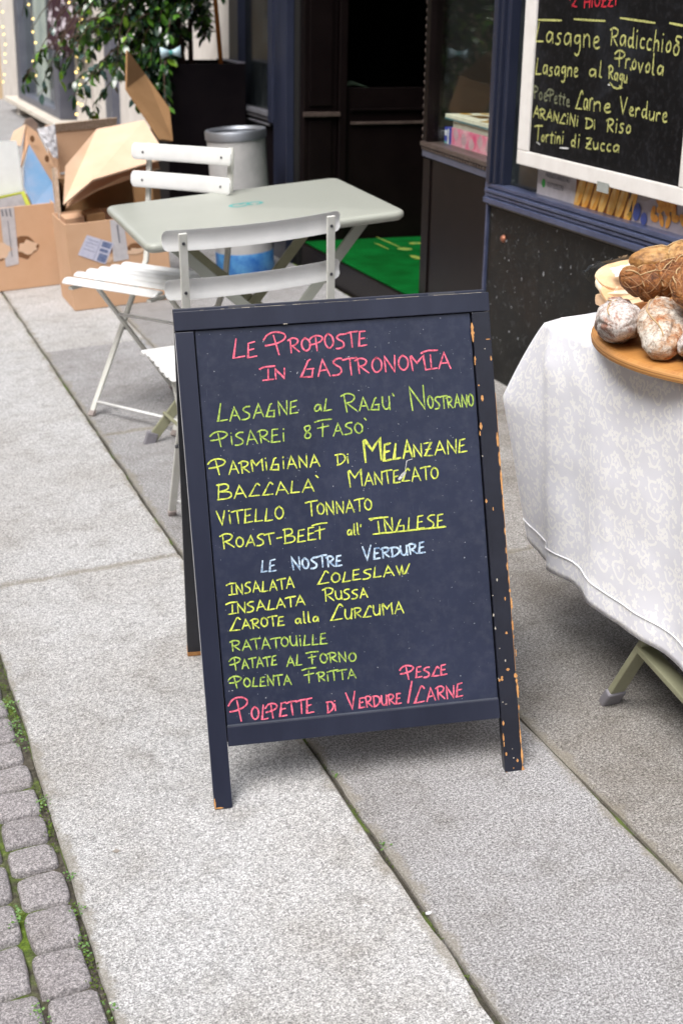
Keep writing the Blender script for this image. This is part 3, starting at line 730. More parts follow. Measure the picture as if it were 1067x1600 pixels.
# garment hanging by the far window
gm = thing('patterned_scarf', 'dark patterned cloth hanging at the far shop window above the sill', 'scarf', (1.95, 12.6, .9), frame=I4)
mb = MB(); nx, nz = 26, 20
for j in range(nz+1):
    for i in range(nx+1):
        t = i/nx; y = 11.75+1.15*t; z = .875+.03*math.sin(t*9) + (1.75-.87)*j/nz
        x = 1.97 + .05*math.sin(t*21+.4*j*.2)*(1-.3*j/nz) + .02*math.sin(t*50)
        mb.v.append((x, y, z))
for j in range(nz):
    for i in range(nx):
        a = j*(nx+1)+i; mb.f.append((a, a+1, a+nx+2, a+nx+1))
add('cloth_drape', mb, M_scarf, gm, smooth=True, solid=.006)
mb = MB(); mb.tube([(1.97, 11.7, 1.78), (1.97, 12.95, 1.78)], .012); add('hanging_rod', mb, M_slate, gm)
add('inner_fold', MB().b2(2.0, 2.03, 12.0, 12.5, .93, 1.7), M_maroon, gm, bevel=.01)

# fairy lights: each string a thing with bulbs as parts
bme = MB(); bme.lathe((0, 0, 0), [(.002, -.011), (.009, -.006), (.011, 0), (.009, .006), (.002, .011)], 10)
bulb_me = None
def light_string(label, pts, frame=I4, jit=.05, r=1.0, step=.12):
    global bulb_me
    t = thing('fairy_light_string', label, 'fairy lights', pts[0], frame=frame, group='fairy lights along the pale house')
    P = [Vector(p) for p in pts]; path = []
    for a, b in zip(P, P[1:]):
        n = max(2, int((b-a).length/step))
        for i in range(n):
            p = a.lerp(b, i/n) + Vector((rnd.gauss(0, jit*.4), rnd.gauss(0, jit), rnd.gauss(0, jit*.3))); path.append(p)
    add('wire', MB().tube(path, .002, 5), M_wire, t)
    for p in path:
        if bulb_me is None:
            o = add('bulb', bme, M_bulb, t, smooth=True, local=True); bulb_me = o.data
        else:
            o = bpy.data.objects.new('bulb', bulb_me); C.objects.link(o); o.parent = t
        o.location = p - BASE[t.name]; o.scale = (r,)*3
light_string('fairy light string hanging leftmost, against the beige wall', [(1.98, 16.1, 1.75), (1.98, 16.0, .9), (1.97, 16.3, .30)], r=.9, step=.10)
light_string('fairy light string hanging in front of the reflecting shop window', [(1.97, 14.0, 1.8), (1.97, 13.9, 1.0), (1.97, 13.9, .50)], r=.9, step=.11)
light_string('fairy light string hanging beside the patterned scarf', [(1.93, 11.6, 1.65), (1.93, 11.45, 1.1), (1.93, 11.4, .72)], r=.9, step=.09)
light_string('fairy light string hanging between scarf and slate post behind the shrub', [(1.90, 11.25, 1.6), (1.90, 11.0, .9), (1.90, 11.5, .40)], r=.9, step=.09)

# ---------------------------------------------------------------- planter, shrub, cane, ribbon
PY = 7.37
pl = thing('black_planter', 'tall square black planter standing against the shop front behind the bin', 'planter', (1.86, 7.58, .12), frame=I4)
px0, px1, pz = 1.652, 2.066, 1.060
mb = MB()
for (x0, x1, y0, y1) in ((px0, px1, PY, PY+.015), (px0, px1, PY+.40, PY+.415), (px0, px0+.015, PY+.0155, PY+.3995), (px1-.015, px1, PY+.0155, PY+.3995)): mb.b2(x0, x1, y0, y1, .112, pz)
add('planter_body', mb, M_black, pl, bevel=.002)
add('rim', MB().b2(px1-.05, px1-.001, PY+.002, PY+.39, pz+.001, pz+.008), simple('planter_rim_grey', (.16, .15, .18), .5), pl, bevel=.002)
mb = MB(); n0 = 10
for j in range(n0+1):
    for i in range(n0+1): mb.v.append((px0+.0155+(px1-px0-.031)*i/n0, PY+.016+.383*j/n0, pz-.03+.02*noise.noise(Vector((i*.9, j*.9, 2)))))
for j in range(n0):
    for i in range(n0):
        a = j*(n0+1)+i; mb.f.append((a, a+1, a+n0+2, a+n0+1))
add('soil', mb, M_soil, pl)
sh = thing('leafy_shrub', 'bushy evergreen shrub with glossy leaves growing from the black planter', 'shrub', (1.88, 7.6, .90))
branches = []
def branch(a, dirv, L, droop, r0=.006):
    p = Vector(a); d = Vector(dirv).normalized(); pts = [p.copy()]
    n = 9
    for i in range(n):
        d = (d + Vector((rnd.gauss(0, .10), rnd.gauss(0, .10), -droop*(.4+i*.12)))).normalized()
        p = p + d*L/n; pts.append(p.copy())
    branches.append((pts, r0)); return pts
trunk_pts = [(1.86, 7.60, .90), (1.85, 7.60, 1.15), (1.87, 7.61, 1.45), (1.85, 7.6, 1.8)]
add('trunk', MB().tube(trunk_pts, .020, 8, .010), M_bark, sh, smooth=True)
add('trunk', MB().tube([(1.92, 7.66, .90), (1.95, 7.67, 1.3), (1.93, 7.65, 1.75)], .014, 8, .008), M_bark, sh, smooth=True)
def on_trunk(z): return (1.86+rnd.uniform(-.02, .05), 7.6+rnd.uniform(-.02, .05), z)
for i in range(56):     # towards the street, drooping
    z = rnd.uniform(1.0, 1.75); branch(on_trunk(z), (-1, rnd.uniform(-.75, .9), rnd.uniform(-.1, .55)), rnd.uniform(.45, .80), rnd.uniform(.06, .22))
for i in range(16):     # long arching sprays hanging left
    z = rnd.uniform(1.15, 1.6); branch(on_trunk(z), (-1, rnd.uniform(-.55, .25), rnd.uniform(.1, .5)), rnd.uniform(.80, 1.05), rnd.uniform(.16, .27))
for i in range(20):     # thick low skirt over the planter's left edge
    branch((1.80, 7.5+rnd.uniform(-.05, .1), rnd.uniform(.95, 1.15)), (-1, rnd.uniform(-1.1, .2), rnd.uniform(.0, .5)), rnd.uniform(.22, .45), rnd.uniform(.2, .42))
for i in range(46):     # towards the viewer and up
    z = rnd.uniform(1.15, 1.8); branch(on_trunk(z), (rnd.uniform(-.7, .25), -1, rnd.uniform(-.05, .7)), rnd.uniform(.3, .55), rnd.uniform(.05, .18))
for i in range(16):
    z = rnd.uniform(1.3, 1.85); branch(on_trunk(z), (rnd.uniform(.2, .6), rnd.uniform(-.6, .6), rnd.uniform(.3, 1)), rnd.uniform(.2, .4), .05)
for i in range(10):     # pale thin sprays low on the right, beside the cane
    branch((2.0, 7.62, rnd.uniform(.93, 1.3)), (rnd.uniform(-.3, .5), rnd.uniform(-.6, .2), rnd.uniform(.4, 1)), rnd.uniform(.12, .28), .05)
mb = MB()
for pts, r0 in branches: mb.tube(pts, r0, 5, .0015)
add('branches', mb, M_bark, sh, smooth=True, kind='stuff')
def leaf_verts(L, Wd, curl):
    v = []; prof = [0.02, .55, .92, 1.0, .72, .03]
    for i, w in enumerate(prof):
        t = i/5; z = -curl*t*t*L
        v += [(-w*Wd/2, t*L, z+.12*w*Wd), (0, t*L, z), (w*Wd/2, t*L, z+.12*w*Wd)]
    f = []
    for i in range(5):
        a = i*3; f += [(a, a+1, a+4, a+3), (a+1, a+2, a+5, a+4)]
    return v, f
leaf_meshes = []
for k_ in range(6):
    v, f = leaf_verts(rnd.uniform(.042, .060), rnd.uniform(.022, .032), rnd.uniform(.05, .5))
    me = bpy.data.meshes.new('leaf'); me.from_pydata(v, [], f); me.materials.append(M_leaf[(0, 1, 0, 2, 3, 1)[k_]])
    for p in me.polygons: p.use_smooth = True
    leaf_meshes.append((me, v, f))
leafs = []
for pts, r0 in branches:
    L = len(pts)
    for i in range(1, L):
        for q in range(5):
            a = pts[i-1].lerp(pts[i], rnd.random()); d = (pts[i]-pts[i-1]).normalized()
            side = Vector((rnd.gauss(0, 1), rnd.gauss(0, 1), rnd.gauss(0, .5))).normalized()
            yv = (d*.5 + side*.9 + Vector((0, 0, -.25))).normalized()
            up = Vector((rnd.gauss(0, .35), rnd.gauss(0, .35), 1)).normalized()
            xv = yv.cross(up).normalized(); zv = xv.cross(yv)
            sc = rnd.uniform(.75, 1.35)
            tip = i/L
            if a.x < 1.37 and a.z > 1.05 and rnd.random() < .88: continue
            mi = rnd.choices([0, 2, 1, 5, 3, 4], [5, 4, 2.2, 2, .2+2.0*tip*(a.x < 1.6), 1.2])[0]
            leafs.append((a, xv, yv, zv, sc, mi))
def frontness(l): return l[0].y + .15*abs(l[0].x-1.5) + rnd.uniform(0, .25)
leafs.sort(key=frontness)
for a, xv, yv, zv, sc, mi in leafs[:300]:
    o = bpy.data.objects.new('leaf', leaf_meshes[mi][0]); C.objects.link(o); o.parent = sh
    m = Matrix((( xv.x, yv.x, zv.x), (xv.y, yv.y, zv.y), (xv.z, yv.z, zv.z))).to_4x4(); 
    o.matrix_local = Matrix.Translation(a - BASE[sh.name]) @ m @ Matrix.Scale(sc, 4)
rest = bpy.data.meshes.new('foliage'); V = []; F = []; MI = []
for a, xv, yv, zv, sc, mi in leafs[300:]:
    me, v, f = leaf_meshes[mi]; k0 = len(V)
    for q in v: V.append(tuple(a - BASE[sh.name] + (xv*q[0] + yv*q[1] + zv*q[2])*sc))
    F += [tuple(k0+i for i in q) for q in f]; MI += [(0, 1, 0, 2, 3, 1)[mi]]*len(f)
rest.from_pydata(V, [], F)
for m in M_leaf: rest.materials.append(m)
rest.polygons.foreach_set('material_index', MI)
for p in rest.polygons: p.use_smooth = True
o = bpy.data.objects.new('foliage', rest); C.objects.link(o); o.parent = sh; o['kind'] = 'stuff'
c = (2.0276, 7.45, 0.9395)
add('plant_cane', MB().tube([(c[0], c[1], .90), (c[0]-.012, c[1]+.01, 1.9)], .012, 8), M_cane, None, frame=G, base=(c[0], c[1], .90), smooth=True, label='orange brown cane standing upright in the black planter', cat='cane')
bw = thing('ribbon_bow', 'pale blue ribbon bow tied in the shrub over the planter corner', 'bow', (1.6609, 7.0, 1.017))
bc = BASE[bw.name]
for sx in (-1, 1):
    mb = MB(); n0 = 8; pts = []
    for i in range(n0+1):
        t = 2*math.pi*i/n0*.5; pts.append(bc+Vector((sx*(.004+.05*math.sin(t/2)), .02*math.sin(t), .022*math.sin(t)*(1) + .008)))
    for i in range(n0+1):
        t = math.pi*i/n0; p = bc + Vector((sx*.05*i/n0, -.012*math.sin(t), .0)); hgt = .008+.020*i/n0
        mb.v += [(p.x, p.y, p.z-hgt), (p.x, p.y, p.z+hgt)]
    for i in range(n0): a = 2*i; mb.f.append((a, a+1, a+3, a+2))
    add('bow_loop', mb, M_bow, bw, solid=.003, smooth=True)
add('knot', MB().box(bc, (.016, .022, .018)), M_teal, bw, bevel=.004)
# ---------------------------------------------------------------- bin
bn = thing('ash_bin', 'round grey metal bin with perforated steel top and blue band at its foot', 'bin', (1.857, 6.66, 0))
c = (1.857, 6.66, 0)
add('bin_body', MB().lathe(c, [(.138, .10), (.138, .635)], 48, cap=False), M_zinc, bn, smooth=True)
add('blue_band', MB().lathe(c, [(.139, .0), (.141, .005), (.141, .10), (.139, .105)], 48, cap=False), M_binblue, bn, smooth=True)
add('rim', MB().lathe(c, [(.139, .630), (.1445, .634), (.145, .668), (.142, .674), (.128, .674), (.122, .660)], 48, cap=False), M_steel, bn, smooth=True, auto=True)
add('grate', MB().lathe(c, [(.0005, .654), (.120, .654), (.121, .650)], 40, cap=False), M_steel, bn)
mb = MB()
for i in range(-5, 6):
    for j in range(-5, 6):
        x, y = i*.018+(.009 if j % 2 else 0), j*.016
        if x*x+y*y < .0075: mb.lathe((c[0]+x, c[1]+y, .6545), [(.0002, .0003), (.0062, .0003)], 8, cap=False)
add('grate_holes', mb, M_blackgrid, bn)

# ---------------------------------------------------------------- cardboard boxes
def quad(mb, a, b, c_, d): mb.poly([a, b, c_, d])
def carton(name, label, x0, x1, y0, y1, z1, yaw=0, z0=0.002, mat=None, wall=.006, inner=None):
    mat = mat or M_card; t = thing(name, label, 'box', ((x0+x1)/2, y0, z0), rot=Matrix.Rotation(yaw, 4, 'Z'))
    def wb(nm, a, b, cc, d, e, f): return add(nm, MB().b2(a, b, cc, d, e, f), mat, t, bevel=.0015, seg=1)
    wb('side_panel', x0, x1, y0, y0+wall, z0, z1); wb('side_panel', x0, x1, y1-wall, y1, z0, z1)
    wb('side_panel', x0, x0+wall, y0+wall+.0005, y1-wall-.0005, z0, z1); wb('side_panel', x1-wall, x1, y0+wall+.0005, y1-wall-.0005, z0, z1)
    wb('bottom_panel', x0+wall+.0005, x1-wall-.0005, y0+wall+.0005, y1-wall-.0005, z0, z0+wall)
    return t
def sheet(parent, name, pts, faces, mat, th=.006, **kw):
    mb = MB(); mb.v = [tuple(p) for p in pts]; mb.f = faces
    return add(name, mb, mat, parent, solid=th, **kw)
def lone_sheet(name, label, pts, faces, mat, th=.006, cat='cardboard'):
    mb = MB(); mb.v = [tuple(p) for p in pts]; mb.f = faces
    return add(name, mb, mat, None, frame=G, base=pts[0], solid=th, label=label, cat=cat)
# near carton, under the table end
b2 = carton('open_carton', 'open brown carton with lilac address label standing behind the white chair', .947, 1.395, 6.26, 6.60, .385)
yy = 6.2588
def fl(pts, mat, parent, name, th=.0006): return sheet(parent, name, pts, [(0, 1, 2, 3)], mat, th)
tp = fl([(1.146, yy, .384), (1.205, yy, .384), (1.212, yy, .204), (1.143, yy, .200)], M_tape, b2, 'tape_strip')
fl([(1.172, yy-.001, .36), (1.180, yy-.001, .36), (1.182, yy-.001, .28), (1.175, yy-.001, .28)], M_print, tp, 'tape_print')
lb = fl([(1.038, yy-.001, .331), (1.152, yy-.001, .282), (1.105, yy-.001, .193), (.989, yy-.001, .249)], M_lilac, b2, 'address_label')
for (u0, u1, v0, v1) in ((.62, .95, .05, .30), (.62, .92, .38, .52), (.66, .96, .60, .95), (.08, .5, .15, .18), (.08, .5, .3, .33), (.08, .4, .45, .48), (.08, .5, .62, .65), (.54, .56, .0, 1.)):
    A, B_, C_, D_ = [Vector(q) for q in ((1.038, yy-.002, .331), (1.152, yy-.002, .282), (1.105, yy-.002, .193), (.989, yy-.002, .249))]
    P = lambda u, v: A.lerp(B_, u).lerp(D_.lerp(C_, u), v)
    fl([P(u0, v0), P(u1, v0), P(u1, v1), P(u0, v1)], M_navyp if u0 > .6 else simple('label_print', (.35, .36, .5), .8, bmp=0), lb, 'label_print', .0003)
mb = MB()
def vblob(mb, cx, y, cz, rx, rz, seed, n=16):
    k0 = len(mb.v)
    for j in range(n):
        a = 2*math.pi*j/n; r = 1+.55*noise.noise(Vector((math.cos(a)*2.5+seed, math.sin(a)*2.5, seed)))
        mb.v.append((cx+rx*r*math.cos(a), y, cz+rz*r*math.sin(a)))
    mb.f.append(tuple(range(k0, k0+n)))
vblob(mb, 1.245, yy, .252, .045, .018, 4.1); vblob(mb, 1.13, yy, .25, .018, .012, 8.1)
add('torn_patch', mb, M_tear, b2, solid=.0004)
mb = MB(); vblob(mb, 1.245, yy-.0012, .235, .040, .014, 5.3); vblob(mb, 1.12, yy-.0012, .215, .02, .016, 2.2); add('torn_patch', mb, M_cardlt, b2, solid=.0004)
for i, (x0, x1, y0) in enumerate(((.975, 1.060, 6.40), (1.068, 1.150, 6.38))):
    t = add('small_carton', MB().b2(x0, x1, y0, y0+.15, .20, .385+.012*i), M_carddk if i else M_card, None, frame=G, base=(x0, y0, .20), bevel=.002,
            label='small brown carton inside the labelled carton, ' + ('right of its twin' if i else 'at the left edge'), cat='box')
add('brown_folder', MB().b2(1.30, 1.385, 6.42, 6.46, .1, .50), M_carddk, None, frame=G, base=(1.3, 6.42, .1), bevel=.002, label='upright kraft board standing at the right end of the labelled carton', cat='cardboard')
# creased pale flap collapsing over the near carton
lone_sheet('creased_flap', 'large pale creased cardboard sheet slumped over the labelled carton', [(0.956, 6.28, 0.4619), (1.1062, 6.34, 0.5465), (1.4831, 6.5, 0.5899), (1.4623, 6.82, 0.7279), (1.238, 6.84, 0.7044), (1.0185, 6.5, 0.5941)], [(0, 1, 4, 5), (1, 2, 3, 4)], M_cardlt, .008)
lone_sheet('lower_flap', 'darker cardboard sheet folded beneath the pale creased sheet', [(0.9725, 6.32, 0.449), (1.12, 6.38, 0.501), (1.2577, 6.44, 0.5388), (1.457, 6.56, 0.5453), (1.4992, 6.84, 0.6194), (1.1225, 6.84, 0.5445)], [(0, 1, 2, 3, 4, 5)], M_card, .006)
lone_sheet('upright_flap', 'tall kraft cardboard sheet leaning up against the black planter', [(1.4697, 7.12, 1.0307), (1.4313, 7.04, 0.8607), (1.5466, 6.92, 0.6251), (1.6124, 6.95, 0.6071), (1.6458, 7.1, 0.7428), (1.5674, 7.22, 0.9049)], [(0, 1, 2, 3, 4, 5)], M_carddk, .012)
lone_sheet('flap_edge_sheet', 'thin pale cardboard sheet standing on edge between the two front cartons', [(0.9608, 6.52, -0.0062), (1.001, 6.8, 0.0249), (1.0332, 6.92, 0.5437), (0.9999, 6.62, 0.5819)], [(0, 1, 2, 3)], M_cardedge, .014)
# dark gap filler: the back of the near carton heap
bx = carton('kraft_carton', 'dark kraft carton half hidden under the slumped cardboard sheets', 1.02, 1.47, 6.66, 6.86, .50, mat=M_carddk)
# left carton with packaging in it
b1 = carton('open_carton', 'open brown carton at the left edge holding white and blue packaging', .50, 1.000, 6.86, 7.22, .392)
yy = 6.8588
t1 = fl([(.747, yy, .391), (.813, yy, .391), (.801, yy, .124), (.739, yy, .116)], M_tape, b1, 'tape_strip')
for q in range(3): vbx = fl([(.752+.018*q, yy-.001, .385), (.760+.018*q, yy-.001, .385), (.762+.018*q, yy-.001, .355-.006*q), (.753+.018*q, yy-.001, .352)], M_print, t1, 'tape_print', .0003)
fl([(.775, yy-.001, .33), (.779, yy-.001, .33), (.776, yy-.001, .16), (.772, yy-.001, .16)], M_print, t1, 'tape_print', .0003)
mb = MB(); vblob(mb, .72, yy+.0004, .20, .055, .05, 1.1); vblob(mb, .845, yy+.0004, .20, .05, .055, 6.1); add('torn_patch', mb, M_tear, b1, solid=.0003)
mb = MB(); vblob(mb, .725, yy-.0004, .195, .048, .036, 3.1); vblob(mb, .85, yy-.0004, .195, .046, .032, 9.1); add('torn_patch', mb, M_cardlt, b1, solid=.0003)
# white block with lime edge
wb_ = thing('white_packaging', 'white packaging block with lime green edge in the left carton', 'packaging', (0.8107, 6.98, 0.4144))
A = [(0.716, 7.0, 0.6824), (0.8842, 7.0, 0.6732), (0.8782, 6.98, 0.4437), (0.6769, 6.98, 0.4221)]
sheet(wb_, 'white_face', A, [(0, 1, 2, 3)], M_foam, .03)
sheet(wb_, 'lime_edge', [(0.675, 6.965, 0.4214), (0.8759, 6.965, 0.4429), (0.8743, 6.965, 0.431), (0.6729, 6.965, 0.4066)], [(0, 1, 2, 3)], M_lime, .02)
sheet(wb_, 'lime_edge', [(0.8634, 6.94, 0.4444), (0.8791, 6.94, 0.4488), (0.8996, 6.9, 0.3741), (0.8784, 6.9, 0.3733)], [(0, 1, 2, 3)], M_lime, .01)
sheet(wb_, 'grey_base', [(0.6719, 6.955, 0.4081), (0.8731, 6.955, 0.4325), (0.8867, 6.91, 0.356), (0.6585, 6.91, 0.3502)], [(0, 1, 2, 3)], M_greyp, .01)
lone_sheet('blue_sheet', 'blue printed sheet standing in the left carton beside the white packaging', [(0.9464, 7.06, 0.6438), (0.9033, 7.02, 0.5445), (0.889, 7.0, 0.4581), (0.9108, 6.94, 0.3673), (1.0155, 6.94, 0.3745), (1.0226, 6.99, 0.4642)], [(0, 1, 2, 3, 4, 5)], M_bluep, .006, 'packaging')
hf = thing('holed_flap', 'brown cardboard tray flap with round holes standing in the left carton', 'cardboard', (0.9657, 7.1, 0.4129))
sheet(hf, 'tray_panel', [(0.9571, 7.16, 0.729), (0.8984, 7.1, 0.5356), (0.9474, 7.09, 0.6406), (1.0346, 7.04, 0.4445), (1.0602, 7.08, 0.5225), (1.0042, 7.16, 0.6889)], [(0, 1, 2), (0, 2, 5), (2, 3, 4, 5)], M_card, .006)
sheet(hf, 'tray_panel', [(0.9557, 7.15, 0.73), (0.9128, 7.3, 0.6867), (0.8825, 7.26, 0.6413), (0.9088, 7.1, 0.6371)], [(0, 1, 2, 3)], M_cardlt, .005)
for q in ((0.9674, 7.078, 0.667), (1.0213, 7.05, 0.572)):
    add('hole', MB().tube([Vector(q), Vector(q)+Vector((0, -.002, 0))], .011, 14, flat=1.5), M_tear, hf)
lone_sheet('brown_disc', 'brown wrapping paper lump behind the holed tray flap', [(0.9858, 7.5, 0.6899), (1.0026, 7.5, 0.7198), (1.0352, 7.5, 0.7234), (1.0575, 7.5, 0.6964), (1.0559, 7.5, 0.6334), (1.0035, 7.5, 0.6285)], [(0, 1, 2, 3, 4, 5)], simple('brown_paper', (.30, .22, .18), .9), .03, 'paper')
# rear carton with white film
b3 = carton('rear_carton', 'brown carton standing at the back of the heap with white film over its left corner', 1.125, 1.43, 7.40, 7.70, .66)
sheet(b3, 'front_flap', [(1.125, 7.395, .655), (1.44, 7.395, .655), (1.443, 7.375, .70), (1.128, 7.375, .695)], [(0, 1, 2, 3)], M_cardedge, .005)
sheet(b3, 'printed_line', [(1.13, 7.3975, .455), (1.30, 7.3975, .455), (1.30, 7.3975, .445), (1.13, 7.3975, .445)], [(0, 1, 2, 3)], M_paper, .0006)
sheet(b3, 'printed_line', [(1.13, 7.3975, .395), (1.30, 7.3975, .395), (1.30, 7.3975, .385), (1.13, 7.3975, .385)], [(0, 1, 2, 3)], M_paper, .0006)
mb = MB(); n0 = 14
q00, q10, q11, q01 = [Vector(v) for v in ((1.031, 7.34, 0.6819), (1.122, 7.34, 0.6988), (1.1204, 7.34, 0.5305), (1.0898, 7.3, 0.5441))]
for j in range(n0+1):
    for i in range(n0+1):
        p = q00.lerp(q10, i/n0).lerp(q01.lerp(q11, i/n0), j/n0); p.y += .008*noise.noise(Vector((i*.5, j*.5, 3))); mb.v.append(tuple(p))
for j in range(n0):
    for i in range(n0):
        a = j*(n0+1)+i; mb.f.append((a, a+1, a+n0+2, a+n0+1))
add('plastic_film', mb, M_plastic, None, frame=G, base=tuple(q00), solid=.003, label='crumpled white plastic film beside the rear carton', cat='plastic film')

# ---------------------------------------------------------------- folding bistro chairs
def slat_mb(length, width, thick, bow=0.0, round_=.010, n=14, arc=.004, pw=2, kk=.97):
    """slat along x, width along y, crowned; bow shifts the ends in +z"""
    mb = MB(); sec = []
    m = 12
    for i in range(m+1):
        t = -1+2*i/m; sec.append((t*width/2, thick*.5*math.sqrt(max(0, 1-abs(t)**pw*kk)) + arc*(1-t*t)))
    for i in range(m, -1, -1):
        t = -1+2*i/m; sec.append((t*width/2, -thick*.5*math.sqrt(max(0, 1-abs(t)**pw*kk)) + arc*(1-t*t)))
    ns = len(sec); xs = []
    for i in range(n+1):
        t = -1+2*i/n; xs.append((t*length/2, 1.0 if abs(t) < .93 else 1-.35*((abs(t)-.93)/.07)**2))
    xs = [(-length/2, .55), (-length/2+.004, .85), (-length/2+.010, .97)] + [(-length/2+.012+(length-.024)*i/n, 1) for i in range(n+1)] + [(length/2-.010, .97), (length/2-.004, .85), (length/2, .55)]
    for x, k in xs:
        b = bow*(2*x/length)**2
        for y, z in sec: mb.v.append((x, y*k, z*(.6+.4*k)+b))
    for a in range(len(xs)-1):
        for j in range(ns): mb.f.append((a*ns+j, a*ns+(j+1) % ns, (a+1)*ns+(j+1) % ns, (a+1)*ns+j))
    mb.f.append(tuple(reversed(range(ns)))); mb.f.append(tuple((len(xs)-1)*ns+j for j in range(ns)))
    return mb
def chair(label, base, rot, y0s=-.085, ns=7, zb=(.816, .694)):
    t = thing('folding_chair', label, 'chair', base, rot=rot, group='white folding chairs at the small table')
    def ad(nm, mb, m, par=None, **kw): return add(nm, mb, m, par or t, local=True, **kw)
    sl = slat_mb(.450, .047, .012, 0, arc=.005)
    o0 = None
    for i in range(ns):
        y = y0s + i*.0515; z = (.468 if ns == 7 else .478) + .004*math.sin(i) - (.006 if i == 0 else 0)
        if o0 is None: o = o0 = ad('seat_slat', sl, M_chair, smooth=True, auto=True)
        else:
            o = o0.copy(); C.objects.link(o)
        o.location = (0, y, z); o.rotation_euler = ((.18 if i == 0 else 0), 0, 0)
    for sx in (-1, 1):
        ad('seat_rail', MB().bar((sx*.188, y0s-.015, .452), (sx*.188, .27, .452), .010, .020, (1, 0, 0)), M_chairleg, bevel=.002)
        xf, xp = sx*.203, sx*.192
        prof = [(xf, 0.0, .012), (xf, .285, .442), (xp, .303, .478), (xp, .318, .54), (xp, .318+.054*(zb[0]+.026-.54)/.328, zb[0]+.026)]
        mb = MB(); w, th_ = .021, .009
        vs = []
        for i, p in enumerate(prof):
            p = Vector(p); a = Vector(prof[max(0, i-1)]); b = Vector(prof[min(len(prof)-1, i+1)]); d = (b-a).normalized()
            nrm = Vector((0, -d.z, d.y)).normalized()
            for q, r in ((-1, -1), (1, -1), (1, 1), (-1, 1)): mb.v.append(tuple(p + Vector((q*w/2, 0, 0)) + nrm*r*th_/2))
        for i in range(len(prof)-1):
            a = i*4
            for j in range(4): mb.f.append((a+j, a+(j+1) % 4, a+4+(j+1) % 4, a+4+j))
        mb.f += [(3, 2, 1, 0), tuple((len(prof)-1)*4+j for j in range(4))]
        ad('leg', mb, M_chairleg, bevel=.002)
        xr = sx*.176
        ad('leg', MB().bar((xr, .052, .452), (xr, .356, .012), .010, .020, (1, 0, 0)), M_chairleg, bevel=.002)
        ad('foot_cap', MB().bar((xf, -.006, 0.001), (xf, .008, .020), .024, .013, (0, 1, 0)), M_cap, bevel=.003)
        ad('foot_cap', MB().bar((xr, .362, 0.001), (xr, .350, .020), .013, .023, (1, 0, 0)), M_cap, bevel=.003)
        mbs = MB().tube([(xr-.012*sx*-1, .180, .267), (xf+sx*.014, .180, .267)], .005, 8); ad('pivot_bolt', mbs, M_screw)
    ad('stretcher', MB().tube([(-.20, .022, .045), (.20, .022, .045)], .0055, 8), M_chair, smooth=True)
    ad('stretcher', MB().tube([(-.17, .318, .070), (.17, .318, .070)], .0055, 8), M_chair, smooth=True)
    ad('stretcher', MB().tube([(-.17, .135, .330), (.17, .135, .330)], .0050, 8), M_chair, smooth=True)
    for z in zb:
        y = .318+.054*(z-.54)/.328 - .016
        sm = slat_mb(.466, .054, (.0035 if ns == 7 else .005), .026, n=20, arc=(.007 if ns == 7 else .0015), pw=8)
        o = ad('back_slat', sm, M_chair, smooth=True, auto=True)
        o.location = (0, y, z); o.rotation_euler = (R(82), 0, 0)
        for sx in (-1, 1):
            mbs = MB().tube([(sx*.185, y-.017, z), (sx*.185, y-.0225, z)], .0042, 8); (ad('screw', mbs, M_screw) if ns == 6 else None)
            mbs = MB().tube([(sx*.192, y+.010, z), (sx*.192, y+.0222, z+.001)], .0042, 8); ad('screw', mbs, M_screw)
    return t
chair('white slatted folding chair at the far left of the table, facing the street', (.826, 4.505, 0), Matrix.Rotation(R(-60), 4, 'Z'), -.026, 6, (.840, .750))
chair('white slatted folding chair directly behind the menu board, seen from its back', (.948, 3.645, 0), Matrix.Rotation(R(181), 4, 'Z') @ Matrix.Scale(.97, 4), -.085, 7, (.842, .716))

# ---------------------------------------------------------------- table
TR = Matrix.Rotation(-.022, 4, 'Z') @ Matrix.Rotation(.026, 4, 'X') @ Matrix.Rotation(-.022, 4, 'Y')
tb = thing('bistro_table', 'small rectangular sage green metal table between the two white chairs', 'table', (1.224, 4.253, 0), rot=TR)
hw, hd, hz = .3905, .324, .72
def rrect(hx, hy, r, n=6):
    out = []
    for k_, (cx, cy) in enumerate(((hx-r, hy-r), (-hx+r, hy-r), (-hx+r, -hy+r), (hx-r, -hy+r))):
        for i in range(n+1):
            a = math.pi/2*(k_+i/n); out.append((cx+r*math.cos(a), cy+r*math.sin(a)))
    return out
mb = MB(); lv = [(.022, -.030), (.010, -.028), (.002, -.021), (0, -.013), (.002, -.006), (.007, -.0015), (.014, 0)]
rings = []
for ins, z in lv:
    rings.append(len(mb.v))
    for x, y in rrect(hw-ins, hd-ins, .035-ins*.8): mb.v.append((x, y, hz+z))
n0 = 28
for a, b in zip(rings, rings[1:]):
    for j in range(n0): mb.f.append((a+j, a+(j+1) % n0, b+(j+1) % n0, b+j))
mb.f.append(tuple(rings[0]+j for j in reversed(range(n0)))); mb.f.append(tuple(rings[-1]+j for j in range(n0)))
add('tabletop', mb, M_sage, tb, local=True, smooth=True, auto=True)
lgt = M_sageleg
for y, fx, tx, m in ((-.245, .345, .30, M_sage), (.035, .384, .27, M_sageleg)):  # leg paint in two tones: front pair as sunlit, rear pair as shaded
    add('leg', MB().bar((-fx, y, .015), (tx, y+.03, .690), .032, .012, (0, 1, 0)), m, tb, local=True, bevel=.003)
    add('leg', MB().bar((fx, y+.014, .015), (-tx, y+.044, .690), .032, .012, (0, 1, 0)), m, tb, local=True, bevel=.003)
    for s_, dy in ((-1, 0), (1, .014)): add('foot_cap', MB().bar((s_*(fx+.008), y+dy, .001), (s_*(fx-.010), y+dy, .042), .038, .018, (0, 1, 0)), M_foot, tb, local=True, bevel=.006, seg=3)
